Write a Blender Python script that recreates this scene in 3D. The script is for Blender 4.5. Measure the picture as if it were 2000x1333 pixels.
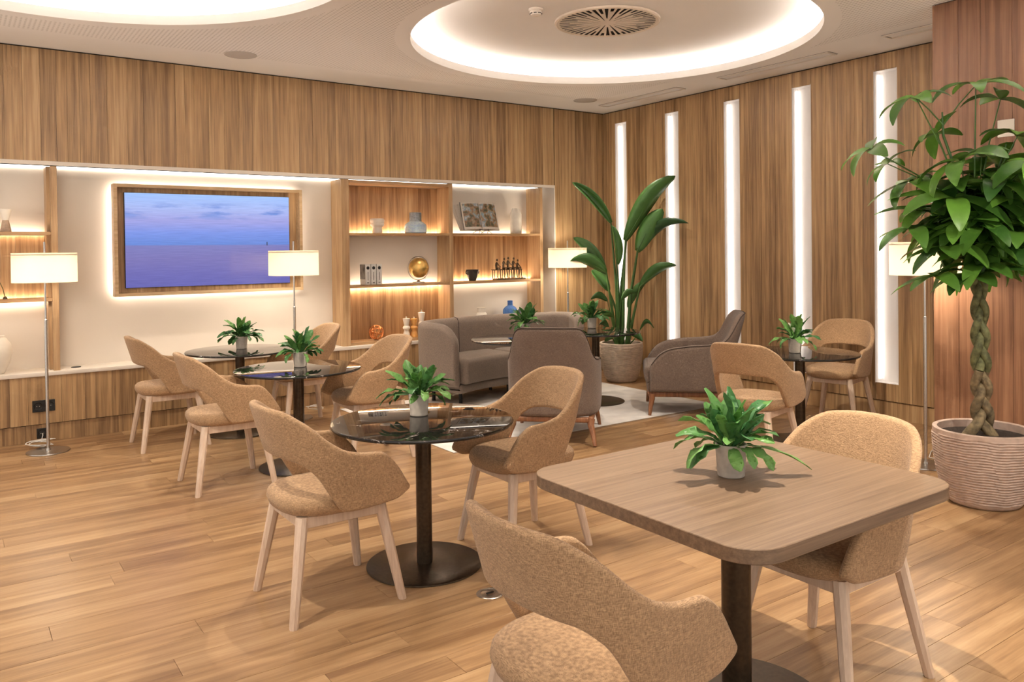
import bpy, bmesh, math, random
from math import sin, cos, pi, sqrt, atan2, radians
from mathutils import Vector, Matrix

for o in list(bpy.data.objects):
    bpy.data.objects.remove(o, do_unlink=True)
SC = bpy.context.scene
COL = SC.collection
RND = random.Random(7)

# ------------------------------------------------------------------ camera
cam = bpy.data.cameras.new('camera')
cam.sensor_width = 36.0
cam.lens = 1564.62 * 36 / 2000
cam.shift_y = -(666.5 - 511.28) / 2000
cam.clip_start = 0.05
cam_o = bpy.data.objects.new('camera', cam)
COL.objects.link(cam_o)
YAW, ROLL, PITCH = 0.61325, -0.01192, -0.01292
fw = Vector((sin(YAW) * cos(PITCH), cos(YAW) * cos(PITCH), sin(PITCH)))
rt = Vector((cos(YAW), -sin(YAW), 0))
up = rt.cross(fw)
r2 = rt * cos(ROLL) + up * sin(ROLL)
u2 = -rt * sin(ROLL) + up * cos(ROLL)
mw = Matrix((r2, u2, -fw)).transposed().to_4x4()
mw.translation = Vector((-7.124, -7.990, 1.6))
cam_o.matrix_world = mw
SC.camera = cam_o

# ------------------------------------------------------------------ light / exposure
w = bpy.data.worlds.new('world')
SC.world = w
w.use_nodes = True
w.node_tree.nodes['Background'].inputs[0].default_value = (1.0, 0.92, 0.84, 1)
w.node_tree.nodes['Background'].inputs[1].default_value = 0.85
SC.view_settings.view_transform = 'Standard'
SC.view_settings.look = 'None'
SC.view_settings.gamma = 1
SC.view_settings.use_curve_mapping = False
SC.view_settings.exposure = 0.30
WARM = (1.0, 0.84, 0.66)
COOL = (1.0, 0.935, 0.87)
for k_, v_ in (('use_adaptive_sampling', True), ('adaptive_threshold', .1), ('adaptive_min_samples', 16), ('max_bounces', 6), ('diffuse_bounces', 3), ('glossy_bounces', 3), ('transmission_bounces', 5), ('transparent_max_bounces', 4), ('caustics_reflective', False), ('caustics_refractive', False)):
    setattr(SC.cycles, k_, v_)
E_COVE, E_SLOT, E_SHELF, E_HALO, E_NICHE, P_BULB = 82.0, 2.6, 13.0, 11.0, 5.0, 10.0

def spot(name, loc, target, power, size, blend=0.4, radius=0.05, col=(1.0, 0.89, 0.75)):
    l = bpy.data.lights.new(name, 'SPOT')
    l.energy = power; l.spot_size = radians(size); l.spot_blend = blend
    l.shadow_soft_size = radius; l.color = col
    o = bpy.data.objects.new(name, l); COL.objects.link(o)
    o.location = loc
    d = Vector(target) - Vector(loc)
    o.rotation_euler = d.to_track_quat('-Z', 'Y').to_euler()
    return o
SPOTS = [((-4.67, -5.78, 3.38), (-4.62, -6.25, 0), 360, 52),
         ((-6.9, -4.7, 3.38), (-6.4, -3.4, 0), 165, 75),
         ((-4.55, -3.4, 3.38), (-5.0, -3.2, 0), 150, 80),
         ((-4.45, -0.9, 3.38), (-4.9, -1.2, 0), 120, 80),
         ((-2.6, -4.7, 3.38), (-2.0, -3.9, 0), 200, 75),
         ((-2.9, -0.75, 3.38), (-2.3, -1.3, 0), 110, 70),
         ((-0.75, -0.85, 3.38), (-0.5, -1.0, 0), 60, 70),
         ((-3.4, -7.6, 3.38), (-2.6, -6.4, 0), 160, 75)]
for i, (a, b, pw, sz) in enumerate(SPOTS):
    spot('downlight_lamp', a, b, pw, sz, .4, .02 if i == 0 else .05)

# ------------------------------------------------------------------ materials
def nt(name):
    m = bpy.data.materials.new(name); m.use_nodes = True
    return m, m.node_tree, m.node_tree.nodes['Principled BSDF']
def N(t, typ, **kw):
    n = t.nodes.new(typ)
    for k, v in kw.items():
        setattr(n, k, v)
    return n
def L(t, a, b):
    t.links.new(a, b)
def ramp(t, stops):
    n = N(t, 'ShaderNodeValToRGB')
    e = n.color_ramp.elements
    e[0].position, e[0].color = stops[0][0], (*stops[0][1], 1)
    e[1].position, e[1].color = stops[-1][0], (*stops[-1][1], 1)
    for p_, c in stops[1:-1]:
        x = e.new(p_); x.color = (*c, 1)
    return n
def bump(t, b, height, strength=0.2, dist=0.01):
    n = N(t, 'ShaderNodeBump'); n.inputs['Strength'].default_value = strength; n.inputs['Distance'].default_value = dist
    L(t, height, n.inputs['Height']); L(t, n.outputs[0], b.inputs['Normal'])
def plain(name, col, rough=0.5, metal=0.0, noise=0.0, nscale=30, bmp=0.0):
    m, t, b = nt(name)
    b.inputs['Base Color'].default_value = (*col, 1); b.inputs['Roughness'].default_value = rough; b.inputs['Metallic'].default_value = metal
    g = N(t, 'ShaderNodeNewGeometry'); nz = N(t, 'ShaderNodeTexNoise'); nz.inputs['Scale'].default_value = nscale; nz.inputs['Detail'].default_value = 3 if noise > .15 else 1
    L(t, g.outputs['Position'], nz.inputs['Vector'])
    k = noise
    r = ramp(t, [(0.3, tuple(c * (1 - k) for c in col)), (0.7, tuple(min(1, c * (1 + k)) for c in col))])
    L(t, nz.outputs[0], r.inputs[0]); L(t, r.outputs[0], b.inputs['Base Color'])
    if bmp: bump(t, b, nz.outputs[0], bmp, 0.01)
    return m
def emit(name, col, s):
    m, t, b = nt(name)
    b.inputs['Base Color'].default_value = (*col, 1)
    b.inputs['Emission Color'].default_value = (*col, 1); b.inputs['Emission Strength'].default_value = s
    return m
def wood(name, dark, mid, light, along='z', across=22.0, stretch=0.05, rough=0.45, rnd=0.22, fine=130.0, bmp=0.05, streak=0.55):
    m, t, b = nt(name)
    g = N(t, 'ShaderNodeNewGeometry'); oi = N(t, 'ShaderNodeObjectInfo')
    mul = N(t, 'ShaderNodeVectorMath', operation='MULTIPLY_ADD')
    cmb = N(t, 'ShaderNodeCombineXYZ')
    for i in range(3): L(t, oi.outputs['Random'], cmb.inputs[i])
    L(t, cmb.outputs[0], mul.inputs[0]); mul.inputs[1].default_value = (41.0, 67.0, 23.0); L(t, g.outputs['Position'], mul.inputs[2])
    mp = N(t, 'ShaderNodeMapping')
    mp.inputs['Scale'].default_value = {'x': (stretch, 1, 1), 'y': (1, stretch, 1), 'z': (1, 1, stretch)}[along]
    L(t, mul.outputs[0], mp.inputs['Vector'])
    n1 = N(t, 'ShaderNodeTexNoise'); n1.inputs['Scale'].default_value = across; n1.inputs['Detail'].default_value = 3; n1.inputs['Roughness'].default_value = 0.65
    n2 = N(t, 'ShaderNodeTexNoise'); n2.inputs['Scale'].default_value = fine; n2.inputs['Detail'].default_value = 1
    L(t, mp.outputs[0], n1.inputs['Vector']); L(t, mp.outputs[0], n2.inputs['Vector'])
    a = N(t, 'ShaderNodeMath', operation='MULTIPLY_ADD'); L(t, n2.outputs[0], a.inputs[0]); a.inputs[1].default_value = 0.25; L(t, n1.outputs[0], a.inputs[2])
    s = N(t, 'ShaderNodeMath', operation='MULTIPLY_ADD'); L(t, oi.outputs['Random'], s.inputs[0]); s.inputs[1].default_value = rnd; L(t, a.outputs[0], s.inputs[2])
    s2 = N(t, 'ShaderNodeMath', operation='SUBTRACT'); L(t, s.outputs[0], s2.inputs[0]); s2.inputs[1].default_value = 0.125 + rnd * 0.5
    r = ramp(t, [(0.30, dark), (streak, mid), (0.74, light)])
    L(t, s2.outputs[0], r.inputs[0]); L(t, r.outputs[0], b.inputs['Base Color'])
    b.inputs['Roughness'].default_value = rough
    return m
def fabric(name, a, c, scale=420.0, rough=0.95, bmp=0.5, mott=9.0):
    m, t, b = nt(name)
    tc = N(t, 'ShaderNodeTexCoord')
    cols = []
    for k, sc_ in enumerate(((1, 1, .10), (.12, .12, 1))):
        mp = N(t, 'ShaderNodeMapping'); mp.inputs['Scale'].default_value = sc_
        L(t, tc.outputs['Object'], mp.inputs['Vector'])
        nz = N(t, 'ShaderNodeTexNoise'); nz.inputs['Scale'].default_value = scale * 1.25; nz.inputs['Detail'].default_value = 0
        L(t, mp.outputs[0], nz.inputs['Vector']); cols.append(nz.outputs[0])
    n3 = N(t, 'ShaderNodeTexNoise'); n3.inputs['Scale'].default_value = mott; n3.inputs['Detail'].default_value = 1
    L(t, tc.outputs['Object'], n3.inputs['Vector'])
    ad = N(t, 'ShaderNodeMath', operation='ADD'); L(t, cols[0], ad.inputs[0]); L(t, cols[1], ad.inputs[1])
    ad2 = N(t, 'ShaderNodeMath', operation='MULTIPLY_ADD'); L(t, n3.outputs[0], ad2.inputs[0]); ad2.inputs[1].default_value = 0.22; L(t, ad.outputs[0], ad2.inputs[2])
    r = ramp(t, [(0.78 / 1.6, a), (1.5 / 1.6, c)])
    dv = N(t, 'ShaderNodeMath', operation='DIVIDE'); L(t, ad2.outputs[0], dv.inputs[0]); dv.inputs[1].default_value = 1.6
    L(t, dv.outputs[0], r.inputs[0]); L(t, r.outputs[0], b.inputs['Base Color'])
    b.inputs['Roughness'].default_value = rough
    b.inputs['Sheen Weight'].default_value = 0.15
    bump(t, b, ad.outputs[0], bmp, 0.002)
    return m
def glass(name, col, rough=0.05, tw=.5):
    m, t, b = nt(name)
    b.inputs['Base Color'].default_value = (*col, 1); b.inputs['Roughness'].default_value = rough
    b.inputs['Transmission Weight'].default_value = tw; b.inputs['IOR'].default_value = 1.3
    nz = N(t, 'ShaderNodeTexNoise'); nz.inputs['Scale'].default_value = 12
    r = ramp(t, [(0.35, col), (0.7, tuple(min(1, c * 1.35) for c in col))]); L(t, nz.outputs[0], r.inputs[0]); L(t, r.outputs[0], b.inputs['Base Color'])
    return m

M = {}
M['wall_wood'] = wood('wall veneer', (.22, .125, .058), (.46, .285, .135), (.60, .405, .215), 'z', 24, .03, .42, .2)
M['shelf_wood'] = wood('shelf veneer', (.28, .14, .06), (.48, .28, .13), (.62, .40, .21), 'z', 24, .04, .45, .15)
M['frame_wood'] = wood('shelf frame wood', (.36, .21, .10), (.50, .32, .165), (.60, .41, .235), 'z', 30, .05, .45, .1)
M['board_wood'] = wood('shelf board wood', (.34, .19, .09), (.48, .29, .14), (.60, .39, .21), 'x', 30, .05, .45, .1)
M['tv_wood'] = wood('lit frame wood', (.50, .33, .17), (.62, .43, .24), (.70, .52, .31), 'x', 30, .05, .45, .1)  # frame wood made lighter, its lit look put into the colour
M['tv_panel'] = wood('lit panel veneer', (.36, .21, .095), (.56, .36, .18), (.70, .49, .27), 'z', 24, .04, .45, .15)  # panel veneer lightened too, the light on it is in the colour
M['pillar_wood'] = wood('pillar veneer', (.17, .075, .036), (.30, .145, .075), (.40, .21, .115), 'z', 20, .03, .4, .2)
M['floor'] = wood('floor oak', (.235, .125, .056), (.385, .228, .108), (.50, .32, .165), 'x', 13, .06, .34, .22, 120, .05, .52)
M['table_wood'] = wood('table veneer', (.155, .095, .056), (.225, .145, .088), (.285, .19, .118), 'x', 55, .025, .42, .05, 260, .06)
M['ash'] = wood('pale ash', (.64, .47, .345), (.73, .56, .425), (.80, .64, .50), 'z', 40, .06, .45, .1)
M['walnut'] = wood('walnut leg', (.17, .07, .03), (.28, .12, .055), (.38, .18, .085), 'z', 40, .06, .4, .1)
M['tan'] = fabric('tan upholstery', (.29, .172, .088), (.60, .385, .212), 520)
M['brown'] = fabric('brown upholstery', (.12, .085, .065), (.25, .18, .138), 500)
M['velvet'] = fabric('taupe velvet', (.17, .128, .10), (.29, .22, .17), 480, .8, .15, 6)
M['piping'] = plain('dark piping', (.055, .035, .025), .7)
M['cream'] = plain('cream plaster', (.78, .70, .61), .9, 0, .02, 3)
M['white'] = plain('white lacquer', (.82, .74, .645), .55, 0, .015, 6)
M['ceil_plain'] = plain('ceiling paint', (.90, .86, .82), .95, 0, .01, 3)
M['slot'] = plain('slot white', (.84, .80, .77), .8, 0, .01, 4)
M['bronze'] = plain('bronze lacquer', (.075, .052, .032), .32, .75, .15, 60)
M['blackmetal'] = plain('black metal', (.015, .013, .012), .4, .5, .1, 60)
M['steel'] = plain('brushed steel', (.60, .57, .53), .28, 1.0, .06, 90)
M['black'] = plain('black plastic', (.012, .012, .012), .35, 0, .1, 60)
M['darkgap'] = plain('dark gap', (.03, .022, .016), .9, 0, .1, 60)
M['soil'] = plain('potting soil', (.035, .022, .015), .95, 0, .7, 160, .8)
M['concrete'] = plain('concrete pot', (.50, .45, .39), .8, 0, .12, 40, .25)
M['whitepot'] = plain('pale pot', (.66, .59, .50), .75, 0, .08, 40, .15)
M['ceramic'] = plain('white ceramic', (.86, .79, .69), .45, 0, .03, 20)
M['rug'] = plain('rug', (.74, .70, .66), .95, 0, .10, 7, .3)
M['planter'] = plain('planter stone', (.62, .50, .40), .8, 0, .10, 25, .2)
M['planter2'] = plain('planter stone rosy', (.56, .42, .34), .8, 0, .10, 25, .2)
M['copper'] = plain('copper wire', (.62, .24, .08), .3, .9, .1, 60)
M['gold'] = plain('gold leaf', (.75, .48, .15), .35, .7, .35, 18)
M['antique'] = plain('antique bronze', (.11, .075, .045), .45, .6, .4, 60)
M['paper'] = plain('paper', (.80, .74, .67), .8, 0, .03, 50)
M['bookwhite'] = plain('book white', (.78, .76, .73), .6, 0, .03, 50)
M['bookgrey'] = plain('book grey photograph', (.22, .21, .20), .6, 0, .7, 10)
M['clay'] = plain('sand clay', (.62, .46, .33), .7, 0, .1, 60)
M['orangewood'] = plain('orange wood', (.72, .36, .10), .5, 0, .08, 60)
M['blackpot'] = plain('black ceramic', (.03, .026, .024), .5, 0, .2, 40)
M['greyneck'] = plain('smoky glass neck', (.26, .28, .30), .15, 0, .25, 60)
M['bluevase'] = glass('pale blue glass', (.50, .68, .98), .08, .2)
M['bluebottle'] = glass('cobalt glass', (.12, .28, .72))
M['clearcable'] = plain('clear cable', (.78, .74, .68), .25, 0, .1, 60)
M['led_cove'] = emit('cove led', COOL, E_COVE)
M['led_slot'] = emit('slot led', (1.0, .93, .86), E_SLOT)
M['led_shelf'] = emit('shelf led', WARM, E_SHELF)
M['led_shelf_wood'] = emit('shelf led on wood', WARM, 46.0)
M['led_halo'] = emit('halo led', (1.0, .92, .82), E_HALO)
M['led_niche'] = emit('niche led', (1.0, .92, .82), E_NICHE)
def leafmat(name, a, c):
    m, t, b = nt(name)
    oi = N(t, 'ShaderNodeObjectInfo'); tc = N(t, 'ShaderNodeTexCoord'); nz = N(t, 'ShaderNodeTexNoise'); nz.inputs['Scale'].default_value = 14
    L(t, tc.outputs['Object'], nz.inputs['Vector'])
    ad = N(t, 'ShaderNodeMath', operation='MULTIPLY_ADD'); L(t, nz.outputs[0], ad.inputs[0]); ad.inputs[1].default_value = .5; L(t, oi.outputs['Random'], ad.inputs[2])
    r = ramp(t, [(.2, a), (1.3 / 1.5, c)])
    dv = N(t, 'ShaderNodeMath', operation='DIVIDE'); L(t, ad.outputs[0], dv.inputs[0]); dv.inputs[1].default_value = 1.5
    L(t, dv.outputs[0], r.inputs[0]); L(t, r.outputs[0], b.inputs['Base Color'])
    b.inputs['Roughness'].default_value = .38
    tr = N(t, 'ShaderNodeBsdfTranslucent'); L(t, r.outputs[0], tr.inputs[0])
    mx = N(t, 'ShaderNodeMixShader'); mx.inputs[0].default_value = .25
    out = t.nodes['Material Output']
    L(t, b.outputs[0], mx.inputs[1]); L(t, tr.outputs[0], mx.inputs[2]); L(t, mx.outputs[0], out.inputs[0])
    return m
M['leaf'] = leafmat('fern leaf', (.06, .20, .06), (.22, .46, .11))
M['leaf_bird'] = leafmat('bird of paradise leaf', (.03, .085, .025), (.10, .25, .055))
M['leaf_money'] = leafmat('money tree leaf', (.03, .10, .015), (.16, .36, .045))
M['stem'] = leafmat('green stem', (.07, .16, .04), (.13, .27, .07))
M['twig'] = plain('twig', (.10, .09, .03), .7, 0, .2, 60)
M['trunk'] = plain('braided bark', (.20, .15, .08), .8, 0, .55, 28, .6)
M['trunk_green'] = plain('green braided bark', (.13, .135, .055), .75, 0, .6, 26, .6)
def lampshade():
    m, t, b = nt('lamp shade linen')
    out = t.nodes['Material Output']
    nz = N(t, 'ShaderNodeTexNoise'); nz.inputs['Scale'].default_value = 300
    r = ramp(t, [(.3, (.86, .78, .66)), (.7, (.92, .85, .74))]); L(t, nz.outputs[0], r.inputs[0])
    L(t, r.outputs[0], b.inputs['Base Color']); b.inputs['Roughness'].default_value = .9
    tr = N(t, 'ShaderNodeBsdfTranslucent'); L(t, r.outputs[0], tr.inputs[0])
    mx = N(t, 'ShaderNodeMixShader'); mx.inputs[0].default_value = .78
    L(t, b.outputs[0], mx.inputs[1]); L(t, tr.outputs[0], mx.inputs[2]); L(t, mx.outputs[0], out.inputs[0])
    return m
M['shade'] = lampshade()
def marble():
    m, t, b = nt('black marble')
    tc = N(t, 'ShaderNodeTexCoord'); oi = N(t, 'ShaderNodeObjectInfo')
    ad = N(t, 'ShaderNodeVectorMath', operation='MULTIPLY_ADD'); cmb = N(t, 'ShaderNodeCombineXYZ')
    for i in range(3): L(t, oi.outputs['Random'], cmb.inputs[i])
    L(t, cmb.outputs[0], ad.inputs[0]); ad.inputs[1].default_value = (9, 13, 5); L(t, tc.outputs['Object'], ad.inputs[2])
    nz = N(t, 'ShaderNodeTexNoise'); nz.inputs['Scale'].default_value = 3.2; nz.inputs['Detail'].default_value = 7; nz.inputs['Distortion'].default_value = 1.3
    L(t, ad.outputs[0], nz.inputs['Vector'])
    s = N(t, 'ShaderNodeMath', operation='SUBTRACT'); L(t, nz.outputs[0], s.inputs[0]); s.inputs[1].default_value = .5
    a = N(t, 'ShaderNodeMath', operation='ABSOLUTE'); L(t, s.outputs[0], a.inputs[0])
    n2 = N(t, 'ShaderNodeTexNoise'); n2.inputs['Scale'].default_value = 6; L(t, ad.outputs[0], n2.inputs['Vector'])
    r2_ = ramp(t, [(.5, (0, 0, 0)), (.62, (1, 1, 1))]); L(t, n2.outputs[0], r2_.inputs[0])
    r = ramp(t, [(0, (.55, .50, .45)), (.004, (.12, .10, .09)), (.012, (.016, .014, .013))]); L(t, a.outputs[0], r.inputs[0])
    mx = N(t, 'ShaderNodeMix', data_type='RGBA'); L(t, r2_.outputs[0], mx.inputs[0]); mx.inputs[6].default_value = (.016, .014, .013, 1); L(t, r.outputs[0], mx.inputs[7])
    L(t, mx.outputs[2], b.inputs['Base Color']); b.inputs['Roughness'].default_value = .03
    b.inputs['Specular IOR Level'].default_value = .5
    return m
M['marble'] = marble()
def perforated():
    m, t, b = nt('perforated ceiling board')
    g = N(t, 'ShaderNodeNewGeometry'); sp = N(t, 'ShaderNodeSeparateXYZ'); L(t, g.outputs['Position'], sp.inputs[0])
    vm = N(t, 'ShaderNodeVectorMath', operation='MULTIPLY'); vm.inputs[1].default_value = (1 / .032, 1 / .032, 0); L(t, g.outputs['Position'], vm.inputs[0])
    fr = N(t, 'ShaderNodeVectorMath', operation='FRACTION'); L(t, vm.outputs[0], fr.inputs[0])
    su = N(t, 'ShaderNodeVectorMath', operation='SUBTRACT'); L(t, fr.outputs[0], su.inputs[0]); su.inputs[1].default_value = (.5, .5, 0)
    le = N(t, 'ShaderNodeVectorMath', operation='LENGTH'); L(t, su.outputs[0], le.inputs[0])
    ho = N(t, 'ShaderNodeMath', operation='LESS_THAN'); L(t, le.outputs['Value'], ho.inputs[0]); ho.inputs[1].default_value = .26
    c1 = N(t, 'ShaderNodeMath', operation='LESS_THAN'); L(t, sp.outputs[1], c1.inputs[0]); c1.inputs[1].default_value = -.59
    c2 = N(t, 'ShaderNodeMath', operation='LESS_THAN'); L(t, sp.outputs[0], c2.inputs[0]); c2.inputs[1].default_value = -.72
    mu = N(t, 'ShaderNodeMath', operation='MULTIPLY'); L(t, ho.outputs[0], mu.inputs[0]); L(t, c1.outputs[0], mu.inputs[1])
    mask = N(t, 'ShaderNodeMath', operation='MULTIPLY'); L(t, mu.outputs[0], mask.inputs[0]); L(t, c2.outputs[0], mask.inputs[1])
    for cx, cy in ((-2.38, -2.78), (-6.57, -2.78)):
        d = N(t, 'ShaderNodeVectorMath', operation='DISTANCE'); L(t, g.outputs['Position'], d.inputs[0]); d.inputs[1].default_value = (cx, cy, 3.4075)
        gt = N(t, 'ShaderNodeMath', operation='GREATER_THAN'); L(t, d.outputs['Value'], gt.inputs[0]); gt.inputs[1].default_value = 1.86
        m2 = N(t, 'ShaderNodeMath', operation='MULTIPLY'); L(t, mask.outputs[0], m2.inputs[0]); L(t, gt.outputs[0], m2.inputs[1]); mask = m2
    mx = N(t, 'ShaderNodeMix', data_type='RGBA'); L(t, mask.outputs[0], mx.inputs[0]); mx.inputs[6].default_value = (.90, .86, .82, 1); mx.inputs[7].default_value = (.62, .58, .54, 1)
    L(t, mx.outputs[2], b.inputs['Base Color']); b.inputs['Roughness'].default_value = .95
    return m
M['perf'] = perforated()
def screen():
    m, t, b = nt('screen picture of sea and sky')
    tc = N(t, 'ShaderNodeTexCoord'); sp = N(t, 'ShaderNodeSeparateXYZ'); L(t, tc.outputs['Generated'], sp.inputs[0])
    sky = ramp(t, [(0, (.10, .10, .36)), (.12, (.115, .11, .37)), (.30, (.155, .14, .38)), (.44, (.16, .165, .42)), (.452, (.10, .20, .56)), (.58, (.155, .24, .64)), (.72, (.29, .30, .62)), (.85, (.32, .40, .72)), (1, (.27, .44, .80))])
    L(t, sp.outputs[2], sky.inputs[0])
    mp = N(t, 'ShaderNodeMapping'); mp.inputs['Scale'].default_value = (3.2, 1, 9); mp.inputs['Location'].default_value = (.4, 0, .2); L(t, tc.outputs['Generated'], mp.inputs['Vector'])
    nz = N(t, 'ShaderNodeTexNoise'); nz.inputs['Scale'].default_value = 1.25; nz.inputs['Detail'].default_value = 5; L(t, mp.outputs[0], nz.inputs['Vector'])
    cr = ramp(t, [(.5, (0, 0, 0)), (.62, (1, 1, 1))]); L(t, nz.outputs[0], cr.inputs[0])
    band = ramp(t, [(.70, (0, 0, 0)), (.80, (1, 1, 1)), (.86, (1, 1, 1)), (.93, (0, 0, 0))]); L(t, sp.outputs[2], band.inputs[0])
    mm = N(t, 'ShaderNodeMath', operation='MULTIPLY'); L(t, cr.outputs[0], mm.inputs[0]); L(t, band.outputs[0], mm.inputs[1])
    mx = N(t, 'ShaderNodeMix', data_type='RGBA'); L(t, mm.outputs[0], mx.inputs[0]); L(t, sky.outputs[0], mx.inputs[6]); mx.inputs[7].default_value = (.12, .22, .58, 1)
    mp2 = N(t, 'ShaderNodeMapping'); mp2.inputs['Scale'].default_value = (4, 1, 50); L(t, tc.outputs['Generated'], mp2.inputs['Vector'])
    n2 = N(t, 'ShaderNodeTexNoise'); n2.inputs['Scale'].default_value = 2; L(t, mp2.outputs[0], n2.inputs['Vector'])
    wv = ramp(t, [(.3, (.88, .88, .92)), (.7, (1.06, 1.06, 1.06))]); L(t, n2.outputs[0], wv.inputs[0])
    m3 = N(t, 'ShaderNodeMix', data_type='RGBA', blend_type='MULTIPLY'); m3.inputs[0].default_value = 1; L(t, mx.outputs[2], m3.inputs[6]); L(t, wv.outputs[0], m3.inputs[7])
    b.inputs['Base Color'].default_value = (.01, .01, .015, 1); b.inputs['Roughness'].default_value = .25
    L(t, m3.outputs[2], b.inputs['Emission Color']); b.inputs['Emission Strength'].default_value = 1.0
    return m
M['screen'] = screen()
def photo_page(name, seed):
    m, t, b = nt(name)
    tc = N(t, 'ShaderNodeTexCoord'); mp = N(t, 'ShaderNodeMapping'); mp.inputs['Location'].default_value = (seed, seed * .7, 0); mp.inputs['Scale'].default_value = (1, 1, 1); L(t, tc.outputs['Object'], mp.inputs['Vector'])
    nz = N(t, 'ShaderNodeTexNoise'); nz.inputs['Scale'].default_value = 17; nz.inputs['Detail'].default_value = 6; L(t, mp.outputs[0], nz.inputs['Vector'])
    r = ramp(t, [(.30, (.03, .04, .02)), (.42, (.13, .12, .06)), (.48, (.30, .16, .10)), (.53, (.45, .33, .18)), (.58, (.20, .32, .40)), (.66, (.62, .60, .60))]); L(t, nz.outputs[0], r.inputs[0])
    L(t, r.outputs[0], b.inputs['Base Color']); b.inputs['Roughness'].default_value = .35
    return m
M['page_a'] = photo_page('printed page garden', 1.3)
M['page_b'] = photo_page('printed page terrace', 4.1)

# ------------------------------------------------------------------ mesh helpers
def link(name, me, mat=None, parent=None, loc=None, rot=None):
    o = bpy.data.objects.new(name, me); COL.objects.link(o)
    if mat is not None and me is not None and not me.materials: me.materials.append(M[mat] if isinstance(mat, str) else mat)
    if parent: o.parent = parent
    if loc is not None: o.location = loc
    if rot is not None: o.rotation_euler = rot
    return o
def mk(name, v, f, smooth=True, mat=None, sharp=None):
    me = bpy.data.meshes.new(name); me.from_pydata([tuple(p) for p in v], [], f)
    if smooth: me.polygons.foreach_set('use_smooth', [True] * len(me.polygons))
    me.update()
    if smooth and sharp: me.set_sharp_from_angle(angle=radians(sharp))
    if mat: me.materials.append(M[mat])
    return me
def box_me(name, a, b, mat=None, bev=0.0, seg=2):
    bm = bmesh.new()
    bmesh.ops.create_cube(bm, size=1)
    for v in bm.verts:
        v.co = Vector([(a[i] + b[i]) / 2 + v.co[i] * (b[i] - a[i]) for i in range(3)])
    if bev:
        bmesh.ops.bevel(bm, geom=bm.edges[:], offset=bev, segments=seg, affect='EDGES', profile=.5)
    me = bpy.data.meshes.new(name); bm.to_mesh(me); bm.free()
    if bev:
        me.polygons.foreach_set('use_smooth', [True] * len(me.polygons)); me.set_sharp_from_angle(angle=radians(40))
    if mat: me.materials.append(M[mat])
    return me
def box(name, a, b, mat, parent=None, bev=0.0, seg=2):
    return link(name, box_me(name, a, b, mat, bev, seg), None, parent)
def lathe_me(name, prof, n=40, mat=None, sharp=35, ripple=None, cap=True):
    v, f = [], []
    for r, z in prof:
        for i in range(n):
            a = 2 * pi * i / n
            rr = r + (ripple(a, z) if ripple and r > .01 else 0)
            v.append((rr * cos(a), rr * sin(a), z))
    for j in range(len(prof) - 1):
        for i in range(n):
            k = (i + 1) % n
            f.append((j * n + i, j * n + k, (j + 1) * n + k, (j + 1) * n + i))
    if cap and prof[0][0] > 1e-6: f.append(tuple(reversed(range(n))))
    if cap and prof[-1][0] > 1e-6: f.append(tuple(range((len(prof) - 1) * n, len(prof) * n)))
    return mk(name, v, f, True, mat, sharp)
def lathe(name, prof, mat, parent=None, n=40, loc=None, sharp=35, ripple=None, cap=True):
    return link(name, lathe_me(name, prof, n, mat, sharp, ripple, cap), None, parent, loc)
def tube_vf(pts, rad, n=8, closed=False, base=0, ell=None):
    pts = [Vector(p) for p in pts]; m = len(pts)
    if not isinstance(rad, (list, tuple)): rad = [rad] * m
    v, f = [], []
    prev = None
    for i, p in enumerate(pts):
        a = pts[i - 1] if (i > 0 or closed) else p; b = pts[(i + 1) % m] if (i < m - 1 or closed) else p
        d = (b - a).normalized()
        if prev is None:
            x = d.orthogonal().normalized()
        else:
            x = (prev - d * prev.dot(d)).normalized()
        prev = x; y = d.cross(x)
        for k in range(n):
            t = 2 * pi * k / n
            v.append(p + (x * cos(t) + y * sin(t)) * rad[i])
    for i in range(m if closed else m - 1):
        j = (i + 1) % m
        for k in range(n):
            l = (k + 1) % n
            f.append((base + i * n + k, base + i * n + l, base + j * n + l, base + j * n + k))
    if not closed:
        f.append(tuple(base + k for k in reversed(range(n)))); f.append(tuple(base + (m - 1) * n + k for k in range(n)))
    return v, f
def tube_me(name, paths, n=8, mat=None, closed=False):
    V, F = [], []
    for pts, rad in paths:
        v, f = tube_vf(pts, rad, n, closed, len(V)); V += v; F += f
    return mk(name, V, F, True, mat, 50)
def tube(name, pts, rad, mat, parent=None, n=10, closed=False):
    return link(name, tube_me(name, [(pts, rad)], n, mat, closed), None, parent)
def empty(name, loc=(0, 0, 0), rz=0.0, label=None, cat=None, group=None, kind=None):
    o = bpy.data.objects.new(name, None); COL.objects.link(o); o.location = loc; o.rotation_euler = (0, 0, rz)
    o.empty_display_size = .1
    tag(o, label, cat, group, kind)
    return o
def tag(o, label=None, cat=None, group=None, kind=None):
    if label: o['label'] = label
    if cat: o['category'] = cat
    if group: o['group'] = group
    if kind: o['kind'] = kind
    return o
def copy_tree(o, parent=None):
    c = o.copy(); COL.objects.link(c); c.parent = parent
    for ch in list(o.children): copy_tree(ch, c)
    return c
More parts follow.
